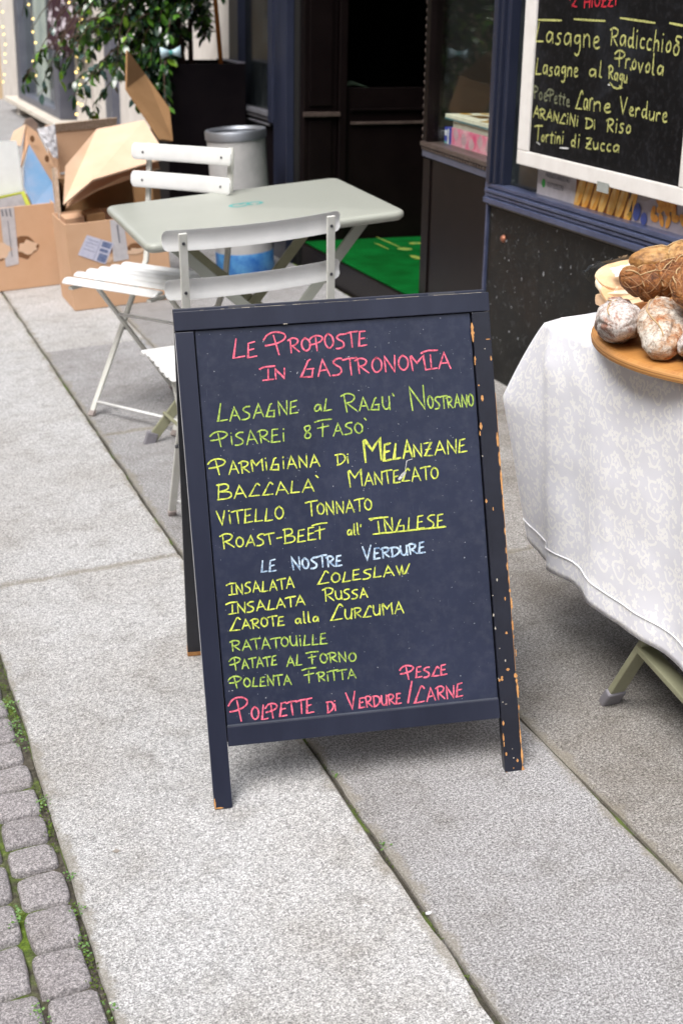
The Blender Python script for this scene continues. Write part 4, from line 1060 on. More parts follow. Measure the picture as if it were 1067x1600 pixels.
add('stretcher', MB().tube([(-.30, -.245, .10), (-.33, .035, .10)], .006, 8), M_sageleg, tb, local=True)
# small teal emblem printed on the top
mb = MB()
def arcs(mb, cx, cy, r, w, a0, a1, z, n=14):
    k0 = len(mb.v)
    for i in range(n+1):
        a = a0+(a1-a0)*i/n
        mb.v += [(cx+(r-w/2)*math.cos(a), cy+(r-w/2)*math.sin(a)*.9, z), (cx+(r+w/2)*math.cos(a), cy+(r+w/2)*math.sin(a)*.9, z)]
    for i in range(n): a = k0+2*i; mb.f.append((a, a+2, a+3, a+1))
zt = hz+.0006; ex0 = .002; ey0 = .058
arcs(mb, ex0-.022, ey0, .026, .012, .6, 5.8, zt); arcs(mb, ex0+.030, ey0, .022, .012, -1.6, 4.2, zt+.0001); arcs(mb, ex0+.004, ey0+.010, .016, .010, 0, 3.5, zt+.0002)
add('printed_emblem', mb, M_teal, tb, local=True)

# ---------------------------------------------------------------- stroke lettering
FONT = {
 'A': (.72, [[(0, 0), (.36, 1), (.72, 0)], [(.16, .36), (.58, .38)]]),
 'B': (.62, [[(.0, .0), (.02, 1)], ['s', (-.1, .93), (.45, 1.0), (.50, .62), (.05, .5)], ['s', (.05, .5), (.62, .46), (.62, .05), (-.06, .0)]]),
 'C': (.66, [['s', (.66, .80), (.52, 1.0), (.42, .90)], [(.42, .90), (.02, .02), (.64, .05)]]),
 'D': (.66, [[(.08, 0), (.04, .95)], ['s', (-.12, .92), (.55, .95), (.75, .40), (.30, .02), (.0, .0)]]),
 'E': (.56, [[(.12, .95), (.02, .02), (.56, .05)], [(.06, .5), (.44, .54)], [(.10, .96), (.52, 1.0)]]),
 'F': (.60, [['s', (-.35, 1.12), (.1, 1.24), (.72, 1.24)], [(-.20, .66), (.50, .78)], [(.16, 1.0), (.08, 0)]]),
 'G': (.74, [[(.50, 1.0), (.38, .92), (.02, .05), (.60, .02), (.64, .46)], [(.30, .44), (.68, .46)]]),
 'H': (.62, [[(0, 1), (.02, 0)], [(.6, 1), (.6, 0)], [(0, .5), (.6, .52)]]),
 'I': (.42, [['s', (-.42, 1.05), (-.1, 1.22), (.58, 1.20)], [(.14, .95), (.16, 0)], [(-.20, -.02), (.50, .02)]]),
 'i': (.18, [[(.08, .72), (.09, .02)], [(.07, .96), (.09, 1.04)]]),
 'J': (.42, [[(0, 1.02), (.5, 1)], ['s', (.3, 1), (.3, .2), (.1, .0), (-.05, .15)]]),
 'L': (.54, [[(.16, 1), (.02, .02), (.54, .06)]]),
 'M': (.86, [[(.08, .0), (.0, .95), (.06, .98), (.38, .52), (.78, 1.0), (.84, .0)]]),
 'N': (.64, [[(.05, 0), (.0, 1), (.58, .02), (.60, 1.02)]]),
 'O': (.62, [['s', (.34, 1), (.05, .82), (.0, .36), (.26, .0), (.58, .22), (.60, .74), (.30, 1.0), (.2, .93)]]),
 'P': (.62, [['s', (-.34, .72), (-.12, .98), (.30, 1.04), (.66, .86), (.50, .60), (.05, .48), (-.30, .46)], [(.12, .90), (.22, 0)]]),
 'p': (.58, [[(.05, .95), (.08, 0)], ['s', (-.04, .92), (.50, 1.0), (.52, .58), (.06, .46)]]),
 'Q': (.62, [['s', (-.3, .8), (.2, 1.0), (.62, .82), (.40, .50), (.10, .44)], [(.08, .92), (.14, 0)], [(.18, .44), (.64, .02)]]),
 'R': (.62, [['s', (-.14, .84), (.20, 1.02), (.60, .86), (.46, .54), (.08, .46)], [(.04, .90), (.08, .0)], [(.16, .46), (.62, .02)]]),
 'S': (.60, [['s', (.60, .98), (.30, 1.0), (.04, .80), (.20, .62), (.52, .42), (.50, .12), (.22, .0), (-.04, .02)]]),
 'T': (.56, [['s', (-.14, .94), (.2, 1.02), (.72, 1.04)], [(.28, .98), (.30, 0)]]),
 'U': (.58, [['s', (.02, 1), (.0, .35), (.18, .02), (.48, .12), (.54, .5)], [(.54, 1.0), (.56, .0)]]),
 'V': (.60, [[(-.06, 1.0), (.26, .0), (.52, 1.02)]]),
 'W': (.90, [[(.0, .95), (.20, .05), (.42, .9), (.48, .05), (.62, .08), (.92, 1.02)]]),
 'Z': (.56, [[(.0, .95), (.52, 1.0), (.04, .04), (.56, .02)], [(.08, .5), (.48, .52)]]),
 'a': (.58, [['s', (.48, .58), (.20, .66), (.02, .34), (.16, .04), (.42, .18), (.50, .60)], [(.50, .60), (.54, .03)]]),
 'l': (.26, [[(.10, 1.25), (.08, .10), (.22, .02)]]),
 "'": (.16, [[(.10, 1.2), (.04, .92)]]),
 '`': (.20, [[(.02, 1.28), (.16, 1.06)]]),
 '-': (.40, [[(.02, .5), (.36, .53)]]),
 '/': (.30, [[(.42, 1.3), (.0, -.1)]]),
 '8': (.44, [['s', (.36, .95), (.05, .95), (.10, .60), (.42, .30), (.30, .0), (.02, .08), (.10, .42), (.40, .72), (.36, .95)]]),
 # joined lower case hand of the wall board
 'e': (.46, [['s', (.02, .30), (.40, .38), (.36, .62), (.12, .58), (.02, .25), (.20, .0), (.46, .10)]]),
 'g': (.50, [['s', (.42, .60), (.10, .60), (.04, .20), (.36, .18), (.44, .60)], ['s', (.44, .60), (.46, -.2), (.30, -.50), (.10, -.35)]]),
 'q': (.50, [['s', (.42, .60), (.10, .60), (.04, .20), (.36, .18), (.44, .60)], [(.44, .60), (.48, -.75)]]),
 'n': (.50, [[(.02, .62), (.04, .0)], ['s', (.04, .40), (.22, .64), (.42, .52), (.44, .02)]]),
 's': (.42, [['s', (.36, .60), (.10, .60), (.10, .38), (.36, .28), (.28, .0), (.0, .04)]]),
 'o': (.46, [['s', (.24, .60), (.03, .36), (.12, .02), (.40, .12), (.40, .50), (.22, .62)]]),
 'u': (.50, [['s', (.02, .60), (.04, .10), (.26, .0), (.42, .25)], [(.44, .62), (.46, .0)]]),
 'r': (.42, [[(.02, .62), (.06, .0)], ['s', (.06, .45), (.20, .66), (.38, .60)]]),
 'd': (.54, [['s', (.42, .55), (.14, .60), (.02, .28), (.18, .0), (.42, .20)], [(.46, 1.15), (.44, .10), (.54, .04)]]),
 'c': (.40, [['s', (.38, .56), (.16, .62), (.02, .30), (.16, .0), (.40, .08)]]),
 'h': (.50, [[(.06, 1.15), (.04, .0)], ['s', (.04, .40), (.22, .62), (.42, .50), (.44, .02)]]),
 't': (.36, [[(.16, 1.0), (.14, .08), (.30, .02)], [(-.06, .70), (.40, .72)]]),
 'v': (.44, [[(.0, .6), (.20, .02), (.44, .62)]]),
 'j': (.20, [[(.08, .62), (.09, .0)], [(.07, .86), (.09, .92)]]),
 '&': (.44, [['s', (.40, .95), (.10, 1.0), (.06, .70), (.36, .60), (.04, .40), (.02, -.15), (.30, -.2), (.36, .3), (.20, .45)]]),
 '2': (.50, [['s', (.02, .80), (.24, 1.02), (.46, .76), (.10, .10), (.02, .02)], [(.02, .02), (.52, .04)]]),
 '.': (.16, [[(.06, .42), (.09, .46)]]),
}
def smooth_pts(p, it=2):
    p = [Vector((a, b)) for a, b in p]
    for _ in range(it):
        q = [p[0]]
        for a, b in zip(p, p[1:]): q += [a*.75+b*.25, a*.25+b*.75]
        q.append(p[-1]); p = q
    return [(v.x, v.y) for v in p]
def ribbon(mb, pts, w, y, seed=0.0):
    """flat pen stroke in the x,z plane of a board at depth y"""
    P = [Vector(p) for p in pts]
    Q = [P[0]]
    for p in P[1:]:
        if (p-Q[-1]).length > 1e-5: Q.append(p)
    if len(Q) < 2: return
    P = Q; n = len(P); k0 = len(mb.v); L = []
    e = w*.35
    P[0] = P[0] - (P[1]-P[0]).normalized()*e*.6; P[-1] = P[-1] + (P[-1]-P[-2]).normalized()*e*.6
    for i in range(n):
        a = P[max(0, i-1)]; b = P[min(n-1, i+1)]; t = (b-a)
        if t.length < 1e-7: t = Vector((1, 0))
        t.normalize(); nn = Vector((-t.y, t.x))
        k = 1.0
        if 0 < i < n-1:
            c = (P[i]-a).normalized().dot((b-P[i]).normalized()); k = min(1.9, 1/max(.45, math.sqrt(max(0.01, (1+c)/2))))
        ww = w*.5*k*(1+.16*noise.noise(Vector((P[i].x*160+seed, P[i].y*160, seed))))*(.72 if i in (0, n-1) else 1)
        A, B = P[i]+nn*ww, P[i]-nn*ww
        mb.v += [(A.x, y, A.y), (B.x, y, B.y)]
    for i in range(n-1): a = k0+2*i; mb.f.append((a, a+2, a+3, a+1))
def write(mb, text, x0, z0, x1, z1, hf, hr, w, y, seed):
    """letters of `text` spread from (x0,z0) to (x1,z1); first capital hf high, the rest hr"""
    sp = .17; tot = 0; lay = []
    for i, ch in enumerate(text):
        gw, st = FONT[ch]; h = hf if i == 0 else hr; lay.append((ch, tot, gw*h, h)); tot += gw*h + sp*hr
    tot -= sp*hr
    A = Vector((x0, z0)); B = Vector((x1, z1)); L = (B-A).length; k = L/tot; ux = (B-A)/L; uy = Vector((0, 1))
    for i, (ch, off, gw, h) in enumerate(lay):
        r = random.Random(seed*31+i*7); sl = r.uniform(-.05, .07); dz = r.uniform(-.04, .04)*h; hh = h*r.uniform(.94, 1.07)
        for q, stx in enumerate(FONT[ch][1]):
            sm = stx[0] == 's'; pts = stx[1:] if sm else stx
            pts = smooth_pts(pts) if sm else pts
            out = []
            for px, pz in pts:
                jx, jz = r.uniform(-.02, .02), r.uniform(-.02, .02)
                if sm: jx *= .3; jz *= .3
                X = off*k + (px+jx+sl*pz)*h*k; Z = (pz+jz)*hh + dz
                out.append(A + ux*X + uy*Z)
            if not sm and len(out) > 1:
                o2 = []
                for a, b in zip(out, out[1:]): o2 += [a, a.lerp(b, .5)]
                out = o2+[out[-1]]
            ribbon(mb, out, w, y + .00003*((i*5+q) % 9), seed+i+q*.37)

# ---------------------------------------------------------------- the A-board
SB = Matrix(((0.9804309, 0.1785776, 0.0828571, 0.4715345), (-0.1957966, 0.9283028, 0.3160976, 2.1755348), (-0.0204685, -0.3261349, 0.9451016, 0.0), (0.0, 0.0, 0.0, 1.0)))
ab = thing('menu_board', 'tall black A-frame chalkboard with the handwritten Italian menu, worn at its right edge', 'menu board', (0, 0, 0))
ab.matrix_world = G @ SB
WI, LI = .5780, .9060
def ap(name, x0, x1, y0, y1, z0, z1, m, bevel=.0012, par=None): return add(name, MB().b2(x0, x1, y0, y1, z0, z1), m, par or ab, local=True, bevel=bevel, seg=2)
stL = ap('left_stile', 0, .0330, 0, .022, .002, .8690, M_signwood)
stR = ap('right_stile', .5440, .5775, 0, .022, .002, .8700, M_signdark)
tr = ap('top_rail', -.001, .5785, 0, .022, .8715, .9060, M_signwood)
br = ap('bottom_rail', .0345, .5425, .0015, .020, .1140, .1500, M_signwood)
pn = ap('writing_panel', .0355, .5415, .0060, .0150, .1515, .8700, M_panel, .0006)
ap('panel_ledge', .0355, .5415, .0045, .0058, .1502, .1530, simple('ledge_grey', (.09, .10, .13), .5), 0)
ap('panel_back', .020, .556, .0152, .0190, .120, .8705, M_dark, 0)
ap('side_edge', -.0012, -.0002, .001, .004, .03, .868, simple('edge_pale', (.42, .42, .44), .5), 0)
# rear frame hinged at the top
bf0, bf1 = Vector((0.0001, 0.5974, 0.2124)), Vector((0.531, 0.5974, 0.224))
t0 = Vector((.012, .036, .900)); t1 = Vector((.566, .036, .900))
rr_ = (bf0-t0); ru = rr_.normalized(); rx = Vector((1, 0, 0)); ry = rx.cross(ru).normalized()
add('rear_stile', MB().bar(t0+Vector((.004, 0, 0)), bf0, .032, .022, ry), M_signdark, ab, local=True, bevel=.0015)
add('rear_stile', MB().bar(t1, bf1, .032, .022, ry), M_signdark, ab, local=True, bevel=.0015)
add('rear_top_rail', MB().b2(-.001, .5785, .0235, .047, .8740, .9140, ), M_signwood, ab, local=True, bevel=.002)
mb = MB(); a_, b_ = t0.lerp(bf0, .02), t0.lerp(bf0, .80); c_, d_ = t1.lerp(bf1, .80), t1.lerp(bf1, .02)
mb.poly([a_, b_, c_, d_]); add('rear_panel', mb, M_signdark, ab, local=True, solid=.006)
add('rear_bottom_rail', MB().bar(t0.lerp(bf0, .83)+Vector((.018, 0, 0)), t1.lerp(bf1, .83)-Vector((.018, 0, 0)), .030, .018, ry), M_signdark, ab, local=True, bevel=.001)
add('foot_wear', MB().bar(t0.lerp(bf0, .988)-ry*.0003, t0.lerp(bf0, 1.0005)-ry*.0003, .0330, .0232, ry), M_chip, ab, local=True)
for xh in (.10, .47): add('hinge', MB().b2(xh, xh+.05, .0222, .0236, .878, .912), M_screw, ab, local=True)
# paint chips on frame
def chips(lst, m, y, parent, nm='paint_chip'):
    mb = MB()
    for i, (x, z, w, h) in enumerate(lst):
        n = max(8, int(h/.003)); k0 = len(mb.v); side = []
        for j in range(n+1):
            t = j/n; zz = z-h/2+h*t; ww = w/2*(math.sin(math.pi*min(.97, max(.03, t)))**.45)*(1+.7*noise.noise(Vector((zz*260, x*50, i*1.3))))
            side.append((max(x-ww, -.0003), x+ww*(1+.6*noise.noise(Vector((zz*300, 7, i)))), zz))
        for a, b, zz in side: mb.v += [(a, y, zz), (b, y, zz)]
        for j in range(n): a = k0+2*j; mb.f.append((a, a+1, a+3, a+2))
    add(nm, mb, m, parent, local=True, kind='stuff')
chips([(0.5428, 0.834, 0.0049, 0.0357), (0.5439, 0.7856, 0.0032, 0.0089), (0.5433, 0.7774, 0.0032, 0.0089), (0.5741, 0.7841, 0.0032, 0.0089), (0.571, 0.8192, 0.0065, 0.0022), (0.5472, 0.7358, 0.0027, 0.0028), (0.5521, 0.7113, 0.0059, 0.0111), (0.5458, 0.6601, 0.0043, 0.0134), (0.543, 0.6473, 0.0032, 0.0089), (0.575, 0.6334, 0.0043, 0.0267), (0.5764, 0.5972, 0.0037, 0.0267), (0.577, 0.5531, 0.0035, 0.0468), (0.5773, 0.5101, 0.0028, 0.0312), (0.5456, 0.5215, 0.0032, 0.0078), (0.5775, 0.3713, 0.0026, 0.0178), (0.5778, 0.3512, 0.0032, 0.0067), (0.5794, 0.3267, 0.003, 0.0234), (0.5677, 0.3368, 0.0032, 0.0067), (0.5783, 0.2859, 0.0037, 0.0178), (0.5655, 0.273, 0.0054, 0.0045), (0.5787, 0.2642, 0.0022, 0.0067), (0.5808, 0.2339, 0.0022, 0.0134), (0.5632, 0.2043, 0.0043, 0.0056), (0.5506, 0.1886, 0.0054, 0.0089), (0.5456, 0.1855, 0.0032, 0.0056), (0.577, 0.192, 0.0054, 0.0089), (0.5781, 0.1811, 0.0043, 0.0089), (0.579, 0.1629, 0.0043, 0.0279), (0.5787, 0.1315, 0.0022, 0.0111), (0.547, 0.1045, 0.0043, 0.0089), (0.5452, 0.0781, 0.0028, 0.0156), (0.5455, 0.0647, 0.0028, 0.0089), (0.5484, 0.0462, 0.0032, 0.0067), (0.5778, 0.0753, 0.0028, 0.0279), (0.5782, 0.0406, 0.0035, 0.0312), (0.5781, 0.0127, 0.0039, 0.0156), (0.5706, 0.005, 0.0086, 0.0033), (0.5595, 0.0038, 0.0108, 0.0028), (0.5484, 0.0038, 0.0086, 0.0028), (0.5418, 0.007, 0.0032, 0.0056), (0.5689, 0.0319, 0.0027, 0.0067), (0.5605, 0.0183, 0.0022, 0.0022), (0.5471, 0.0112, 0.0027, 0.0028), (0.5574, 0.5058, 0.0022, 0.0067), (0.5768, 0.4624, 0.0022, 0.0134), (0.576, 0.4265, 0.0022, 0.0111), (0.5762, 0.3966, 0.0026, 0.0156)], M_chip, -.00035, stR)
chips([(0.5505, 0.2452, 0.0022, 0.0022), (0.5596, 0.2215, 0.0022, 0.0045), (0.5446, 0.3449, 0.0022, 0.0022), (0.5434, 0.3084, 0.0022, 0.0056), (0.5451, 0.2838, 0.0022, 0.0056), (0.5619, 0.0375, 0.0022, 0.0022), (0.5447, 0.605, 0.0022, 0.0022), (0.5822, 0.3781, 0.0015, 0.0033), (0.5637, 0.802, 0.0017, 0.0018), (0.5489, 0.1442, 0.0022, 0.0018), (0.5437, 0.1893, 0.0022, 0.0022), (0.5548, 0.1399, 0.0032, 0.0013), (0.5607, 0.0546, 0.0017, 0.0018), (0.5549, 0.3733, 0.0019, 0.0056)], M_chipw, -.00035, stR, 'pale_scuff')
chips([(.0015, .012, .003, .020), (.010, .004, .014, .003)], M_chip, -.00035, stL)
mb = MB()
for q in range(34):
    x = rnd.uniform(0, .57); w_ = rnd.uniform(.004, .03)
    x = max(0.0, min(.55, x)); mb.b2(x, x+w_, -.0003, .0006, .9054+rnd.uniform(0, .0003), .9054+rnd.uniform(.0005, .0009))
mb.b2(.195, .203, -.0004, .001, .8712, .8722)
add('pale_scuff', mb, M_chipw, tr, local=True, kind='stuff')
add('edge_wear', MB().b2(.5776, .5781, .0006, .010, .012, .12), M_chip, stR, local=True)
add('edge_wear', MB().b2(.5776, .5781, .0006, .004, .20, .72), M_chip, stR, local=True)
# the writing
WY = .00535
COL = {'pink': M_pink, 'green': M_green, 'yel': M_yel, 'blue': M_blue}
lines = [('pink', [('LE', 0.1003, 0.8149, 0.1435, 0.8177, 0.0355, 0.0264, 0.0031), ('PROPOSTE', 0.1737, 0.818, 0.3458, 0.8226, 0.0414, 0.0265, 0.0031), ('IN', 0.1562, 0.774, 0.1913, 0.775, 0.0184, 0.0184, 0.0031), ('GASTRONOMIA', 0.2204, 0.773, 0.4985, 0.7711, 0.0323, 0.0289, 0.0031)]), ('green', [('LASAGNE', 0.0635, 0.7032, 0.2095, 0.7086, 0.031, 0.0241, 0.0028), ('aL', 0.2387, 0.7076, 0.2719, 0.7099, 0.0209, 0.022, 0.0028), ('RAGU`', 0.2963, 0.7046, 0.389, 0.7036, 0.0349, 0.0232, 0.0028), ('N', 0.4185, 0.6991, 0.4474, 0.7005, 0.0421, 0.0421, 0.0028), ('OSTRANO', 0.4509, 0.6991, 0.5365, 0.6975, 0.0234, 0.0223, 0.0028), ('PiSAREi', 0.0576, 0.6597, 0.1822, 0.6606, 0.0287, 0.023, 0.0028), ('8', 0.2174, 0.6614, 0.2317, 0.6627, 0.0243, 0.0243, 0.0028), ('FASO`', 0.2493, 0.6625, 0.3359, 0.6641, 0.0255, 0.0209, 0.0028)]), ('yel', [('PARMiGiANA', 0.0511, 0.6081, 0.2417, 0.6105, 0.0299, 0.0219, 0.0028), ('Di', 0.2734, 0.6091, 0.2961, 0.6109, 0.0198, 0.0175, 0.0028), ('M', 0.3246, 0.611, 0.3568, 0.612, 0.0397, 0.0397, 0.0042), ('ELA', 0.3602, 0.6094, 0.4143, 0.6134, 0.0327, 0.0304, 0.0042), ('NZANE', 0.4167, 0.6132, 0.517, 0.6149, 0.0235, 0.0246, 0.0028), ('BACCALA`', 0.0534, 0.565, 0.2392, 0.5638, 0.0288, 0.0231, 0.0028), ('MANTECATO', 0.2927, 0.5677, 0.4603, 0.5695, 0.0303, 0.0233, 0.0028), ('ViTELLO', 0.0495, 0.5177, 0.1685, 0.5181, 0.0242, 0.0242, 0.0028), ('TONNATO', 0.2121, 0.5203, 0.332, 0.5221, 0.0268, 0.0221, 0.0028), ('ROAST', 0.054, 0.473, 0.1463, 0.4756, 0.0289, 0.0197, 0.0028), ('-', 0.1511, 0.4763, 0.1628, 0.4765, 0.0186, 0.0186, 0.0028), ('BEEF', 0.1674, 0.4749, 0.2453, 0.4764, 0.0256, 0.0233, 0.0028), ("all'", 0.2821, 0.478, 0.3108, 0.4791, 0.0164, 0.0164, 0.0028), ('INGLESE', 0.3381, 0.4779, 0.4644, 0.4802, 0.0235, 0.0235, 0.0028), ('~', [(0.3297, 0.4775), (0.398, 0.4787), (0.4668, 0.48)], 0.003), ('~', [(0.3248, 0.5062), (0.3606, 0.5067)], 0.003)]), ('blue', [('LE', 0.1201, 0.4252, 0.1471, 0.4263, 0.0209, 0.0221, 0.003), ('NOSTRE', 0.1775, 0.4248, 0.2685, 0.4249, 0.0233, 0.0198, 0.0036), ('VERDURE', 0.3082, 0.4309, 0.4248, 0.4349, 0.0235, 0.0188, 0.0036)]), ('yel', [('INSALATA', 0.0612, 0.3895, 0.1772, 0.3919, 0.0174, 0.0186, 0.0028), ('COLESLAW', 0.221, 0.3938, 0.3919, 0.3986, 0.0222, 0.0187, 0.0028), ('INSALATA', 0.0584, 0.3547, 0.1946, 0.3585, 0.0174, 0.0186, 0.0028), ('RUSSA', 0.2315, 0.3622, 0.3112, 0.362, 0.0258, 0.0176, 0.0028), ('CAROTE', 0.0548, 0.3246, 0.1542, 0.3246, 0.0244, 0.0174, 0.0028), ('alla', 0.1743, 0.3251, 0.218, 0.3257, 0.0164, 0.0164, 0.0028), ('CURCUMA', 0.2405, 0.3248, 0.3756, 0.3276, 0.0293, 0.0199, 0.0028)]), ('green', [('RATATOUiLLE', 0.0552, 0.287, 0.2301, 0.2832, 0.0209, 0.0186, 0.0028), ('PATATE', 0.0547, 0.2519, 0.1344, 0.2535, 0.0221, 0.0175, 0.0028), ('AL', 0.1529, 0.2493, 0.1812, 0.2489, 0.0187, 0.0211, 0.0028), ('FORNO', 0.1978, 0.2496, 0.2807, 0.2463, 0.0176, 0.0176, 0.0028), ('POLENTA', 0.0532, 0.2191, 0.1585, 0.2157, 0.0222, 0.0175, 0.0028), ('FRiTTA', 0.1891, 0.215, 0.2783, 0.2156, 0.0211, 0.0176, 0.0028)]), ('pink', [('PESCE', 0.3698, 0.2042, 0.4484, 0.2047, 0.0261, 0.019, 0.0031), ('POLPETTE', 0.0539, 0.1555, 0.1954, 0.1598, 0.042, 0.0257, 0.0031), ('Di', 0.2202, 0.1573, 0.2369, 0.158, 0.02, 0.0189, 0.0031), ('VERDURE', 0.2595, 0.158, 0.3591, 0.1598, 0.033, 0.0201, 0.0031), ('~', [(0.3815, 0.1994), (0.3712, 0.1598)], 0.0034), ('CARNE', 0.3831, 0.1574, 0.4756, 0.1612, 0.0321, 0.0238, 0.0031)])]
for li, (col, items) in enumerate(lines):
    for wi, it in enumerate(items):
        mb = MB()
        if it[0] == '~': ribbon(mb, smooth_pts(it[1], 2), it[2], WY-.0004, li)
        else: write(mb, *it, WY, li*17+wi)
        add('pen_line' if it[0] == '~' else 'written_word', mb, COL[col], pn, local=True, kind='stuff' if len(it[0]) > 1 else None)
mb = MB(); ribbon(mb, [(0.3862, 0.5743), (0.3927, 0.5809), (0.3979, 0.5863)], .006, WY-.0002, 3); add('chalk_smudge', mb, M_white_ink, pn, local=True)
mb = MB(); ribbon(mb, [(0.3979, 0.5863), (0.4031, 0.6072), (0.4141, 0.6099)], .0012, WY-.0002, 3); add('chalk_smudge', mb, M_white_ink, pn, local=True)

# ---------------------------------------------------------------- white framed board in the shop window
wbrd = thing('wall_chalkboard', 'white framed chalkboard with yellow handwriting hung on the right shop window', 'chalkboard', (2.07, 4.3, .905), frame=I4)
XB = 2.062
YL, YR, ZB = 4.2533, 3.2344, 0.9127
YLi, YRi, ZBi = 4.1819, 3.3058, 0.9578
def wbx(nm, x0, x1, y0, y1, z0, z1, m, bv=.003): return add(nm, MB().b2(x0, x1, y0, y1, z0, z1), m, wbrd, bevel=bv)
wbx('frame_rail', XB, XB+.022, YR, YL, ZB, ZBi, M_frame_w); wbx('frame_stile', XB, XB+.022, YLi, YL, ZBi+.0008, 2.05, M_frame_w)
wbx('frame_stile', XB, XB+.022, YR, YRi, ZBi+.0008, 2.05, M_frame_w); wbx('frame_rail', XB, XB+.022, YRi+.0008, YLi-.0008, 2.0, 2.05, M_frame_w)
bp_ = wbx('slate_panel', XB+.008, XB+.016, YRi+.0005, YLi-.0005, ZBi+.0009, 1.998, M_wpanel, 0)
def wall_write(items, mat, seed):
    for wi, it in enumerate(items):
        mb = MB(); tmp = MB()
        if it[0] == '~': ribbon(tmp, smooth_pts(it[1], 1), it[2], 0, seed)
        else: write(tmp, *it, 0, seed*13+wi)
        k0 = len(mb.v)
        # board x runs towards the camera (-Y)
        mb.v += [(XB+.0074-v[1], -v[0], v[2]) for v in tmp.v]; mb.f += [tuple(i+k0 for i in f) for f in tmp.f]
        add('pen_line' if it[0] == '~' else 'written_word', mb, mat, bp_, kind='stuff' if len(it[0]) > 1 else None)
for i, (m_, items) in enumerate([('y', [('~', [(-4.1769, 1.3571), (-4.0236, 1.3592)], 0.006), ('~', [(-3.9491, 1.3648), (-3.7653, 1.3643)], 0.006), ('~', [(-3.6856, 1.3748), (-3.5006, 1.3664)], 0.006), ('~', [(-3.4316, 1.3684), (-3.3094, 1.3593)], 0.006), ('Lasagne', -4.1846, 1.2888, -3.786, 1.2888, 0.0622, 0.0547, 0.0056), ('Radicchio', -3.7265, 1.3018, -3.4121, 1.2936, 0.0479, 0.0462, 0.0056), ('&', -3.4007, 1.299, -3.3667, 1.2973, 0.0382, 0.0382, 0.0056), ('Provola', -3.6818, 1.2451, -3.4388, 1.232, 0.041, 0.041, 0.0056), ('Lasagne', -4.1714, 1.1939, -3.9014, 1.2043, 0.0495, 0.0419, 0.0056), ('al', -3.837, 1.2099, -3.7586, 1.2093, 0.0355, 0.0355, 0.0056), ('Ragu`', -3.7224, 1.2097, -3.6053, 1.2032, 0.0347, 0.0347, 0.0056), ('Car', -3.8989, 1.1109, -3.7992, 1.1134, 0.0583, 0.051, 0.0056), ('ne', -3.7955, 1.1137, -3.6967, 1.1182, 0.0428, 0.0428, 0.0056), ('Verdure', -3.6437, 1.1208, -3.3991, 1.1144, 0.0465, 0.0379, 0.0056), ('ARANCiNi', -4.1711, 1.0657, -3.8797, 1.0625, 0.031, 0.0291, 0.0056), ('Di', -3.8332, 1.0631, -3.7762, 1.0628, 0.029, 0.0271, 0.0056), ('Riso', -3.7094, 1.0619, -3.5762, 1.0709, 0.0353, 0.0388, 0.0056), ('-', -4.2006, 1.0216, -4.174, 1.0221, 0.0274, 0.0274, 0.0056), ('Tortini', -4.1481, 0.9949, -3.9627, 1.0019, 0.0447, 0.035, 0.0056), ('di', -3.914, 1.0012, -3.8625, 1.0009, 0.0315, 0.0371, 0.0056), ('Zucca', -3.8242, 1.0049, -3.6329, 1.0124, 0.0328, 0.0328, 0.0056), ('~', [(-3.7136, 1.1998), (-3.6824, 1.1843), (-3.6412, 1.1906)], 0.005)]), ('f', [('Poe', -4.1789, 1.1217, -4.0839, 1.121, 0.0385, 0.0385, 0.0056), ('Pette', -4.0753, 1.1198, -3.9391, 1.1151, 0.034, 0.034, 0.0056)]), ('r', [('.2', -3.9863, 1.4034, -3.9388, 1.3989, 0.0304, 0.0304, 0.0056), ('HiOZZi', -3.8924, 1.3962, -3.7117, 1.4064, 0.0333, 0.0333, 0.0056)]), ('w', [('~', [(-3.9815, 0.9905), (-3.925, 0.9944)], 0.005), ('~', [(-4.1346, 0.9923), (-4.112, 0.9867)], 0.004), ('~', [(-3.7234, 1.1939), (-3.7124, 1.1928)], 0.004)])]):
    wall_write(items, {'y': M_chalk, 'f': M_chalkf, 'r': M_red, 'w': M_white_ink}[m_], i+3)

# poster behind the board, flat print
XP = 2.118
po = thing('food_poster', 'printed strip with pastries and a phone number showing below the white framed board', 'poster', (2.118, 4.2045, 0.8199), frame=I4)
def pq(name, pts, mat, x=XP, par=None):
    mb = MB(); mb.poly([(x, p[0], p[1]) for p in pts]); return add(name, mb, mat, par or po, solid=.0008 if x == XP else 0)
Y0, Y1, Y2 = (2.118, 4.2054, 0.826)[1], (2.118, 3.9491, 0.8597)[1], 2.9
ZP0, ZP1 = 0.8199, 0.8199+.16
M_pbg = simple('print_lilac', (.42, .37, .42), .6, scale=8, bmp=0); M_label = simple('print_white', (.55, .52, .56), .6, bmp=0)
pq('text_field', [(Y0, ZP0), (Y1, ZP0), (Y1, ZP1), (Y0, ZP1)], M_label)
pq('picture_field', [(Y1-.0005, ZP0-.002), (Y2, ZP0-.002), (Y2, ZP1), (Y1-.0005, ZP1)], M_pbg)
pq('white_margin', [(Y1, ZP0-.006), (Y2, ZP0-.006), (Y2, ZP0-.001), (Y1, ZP0-.001)], M_label, XP-.0011)
def pellipse(mb, y, z, ry, rz, rot, x, n=20):
    k0 = len(mb.v)
    for j in range(n):
        a = 2*math.pi*j/n; u, v = ry*math.cos(a), rz*math.sin(a)
        mb.v.append((x, y+u*math.cos(rot)-v*math.sin(rot), z+u*math.sin(rot)+v*math.cos(rot)))
    mb.f.append(tuple(range(k0, k0+n)))
M_bread = simple('print_bread', (.80, .33, .04), .6, scale=24, second=(.86, .52, .14), bmp=0); M_bread2 = simple('print_bread_dark', (.28, .09, .015), .6, scale=30, bmp=0)
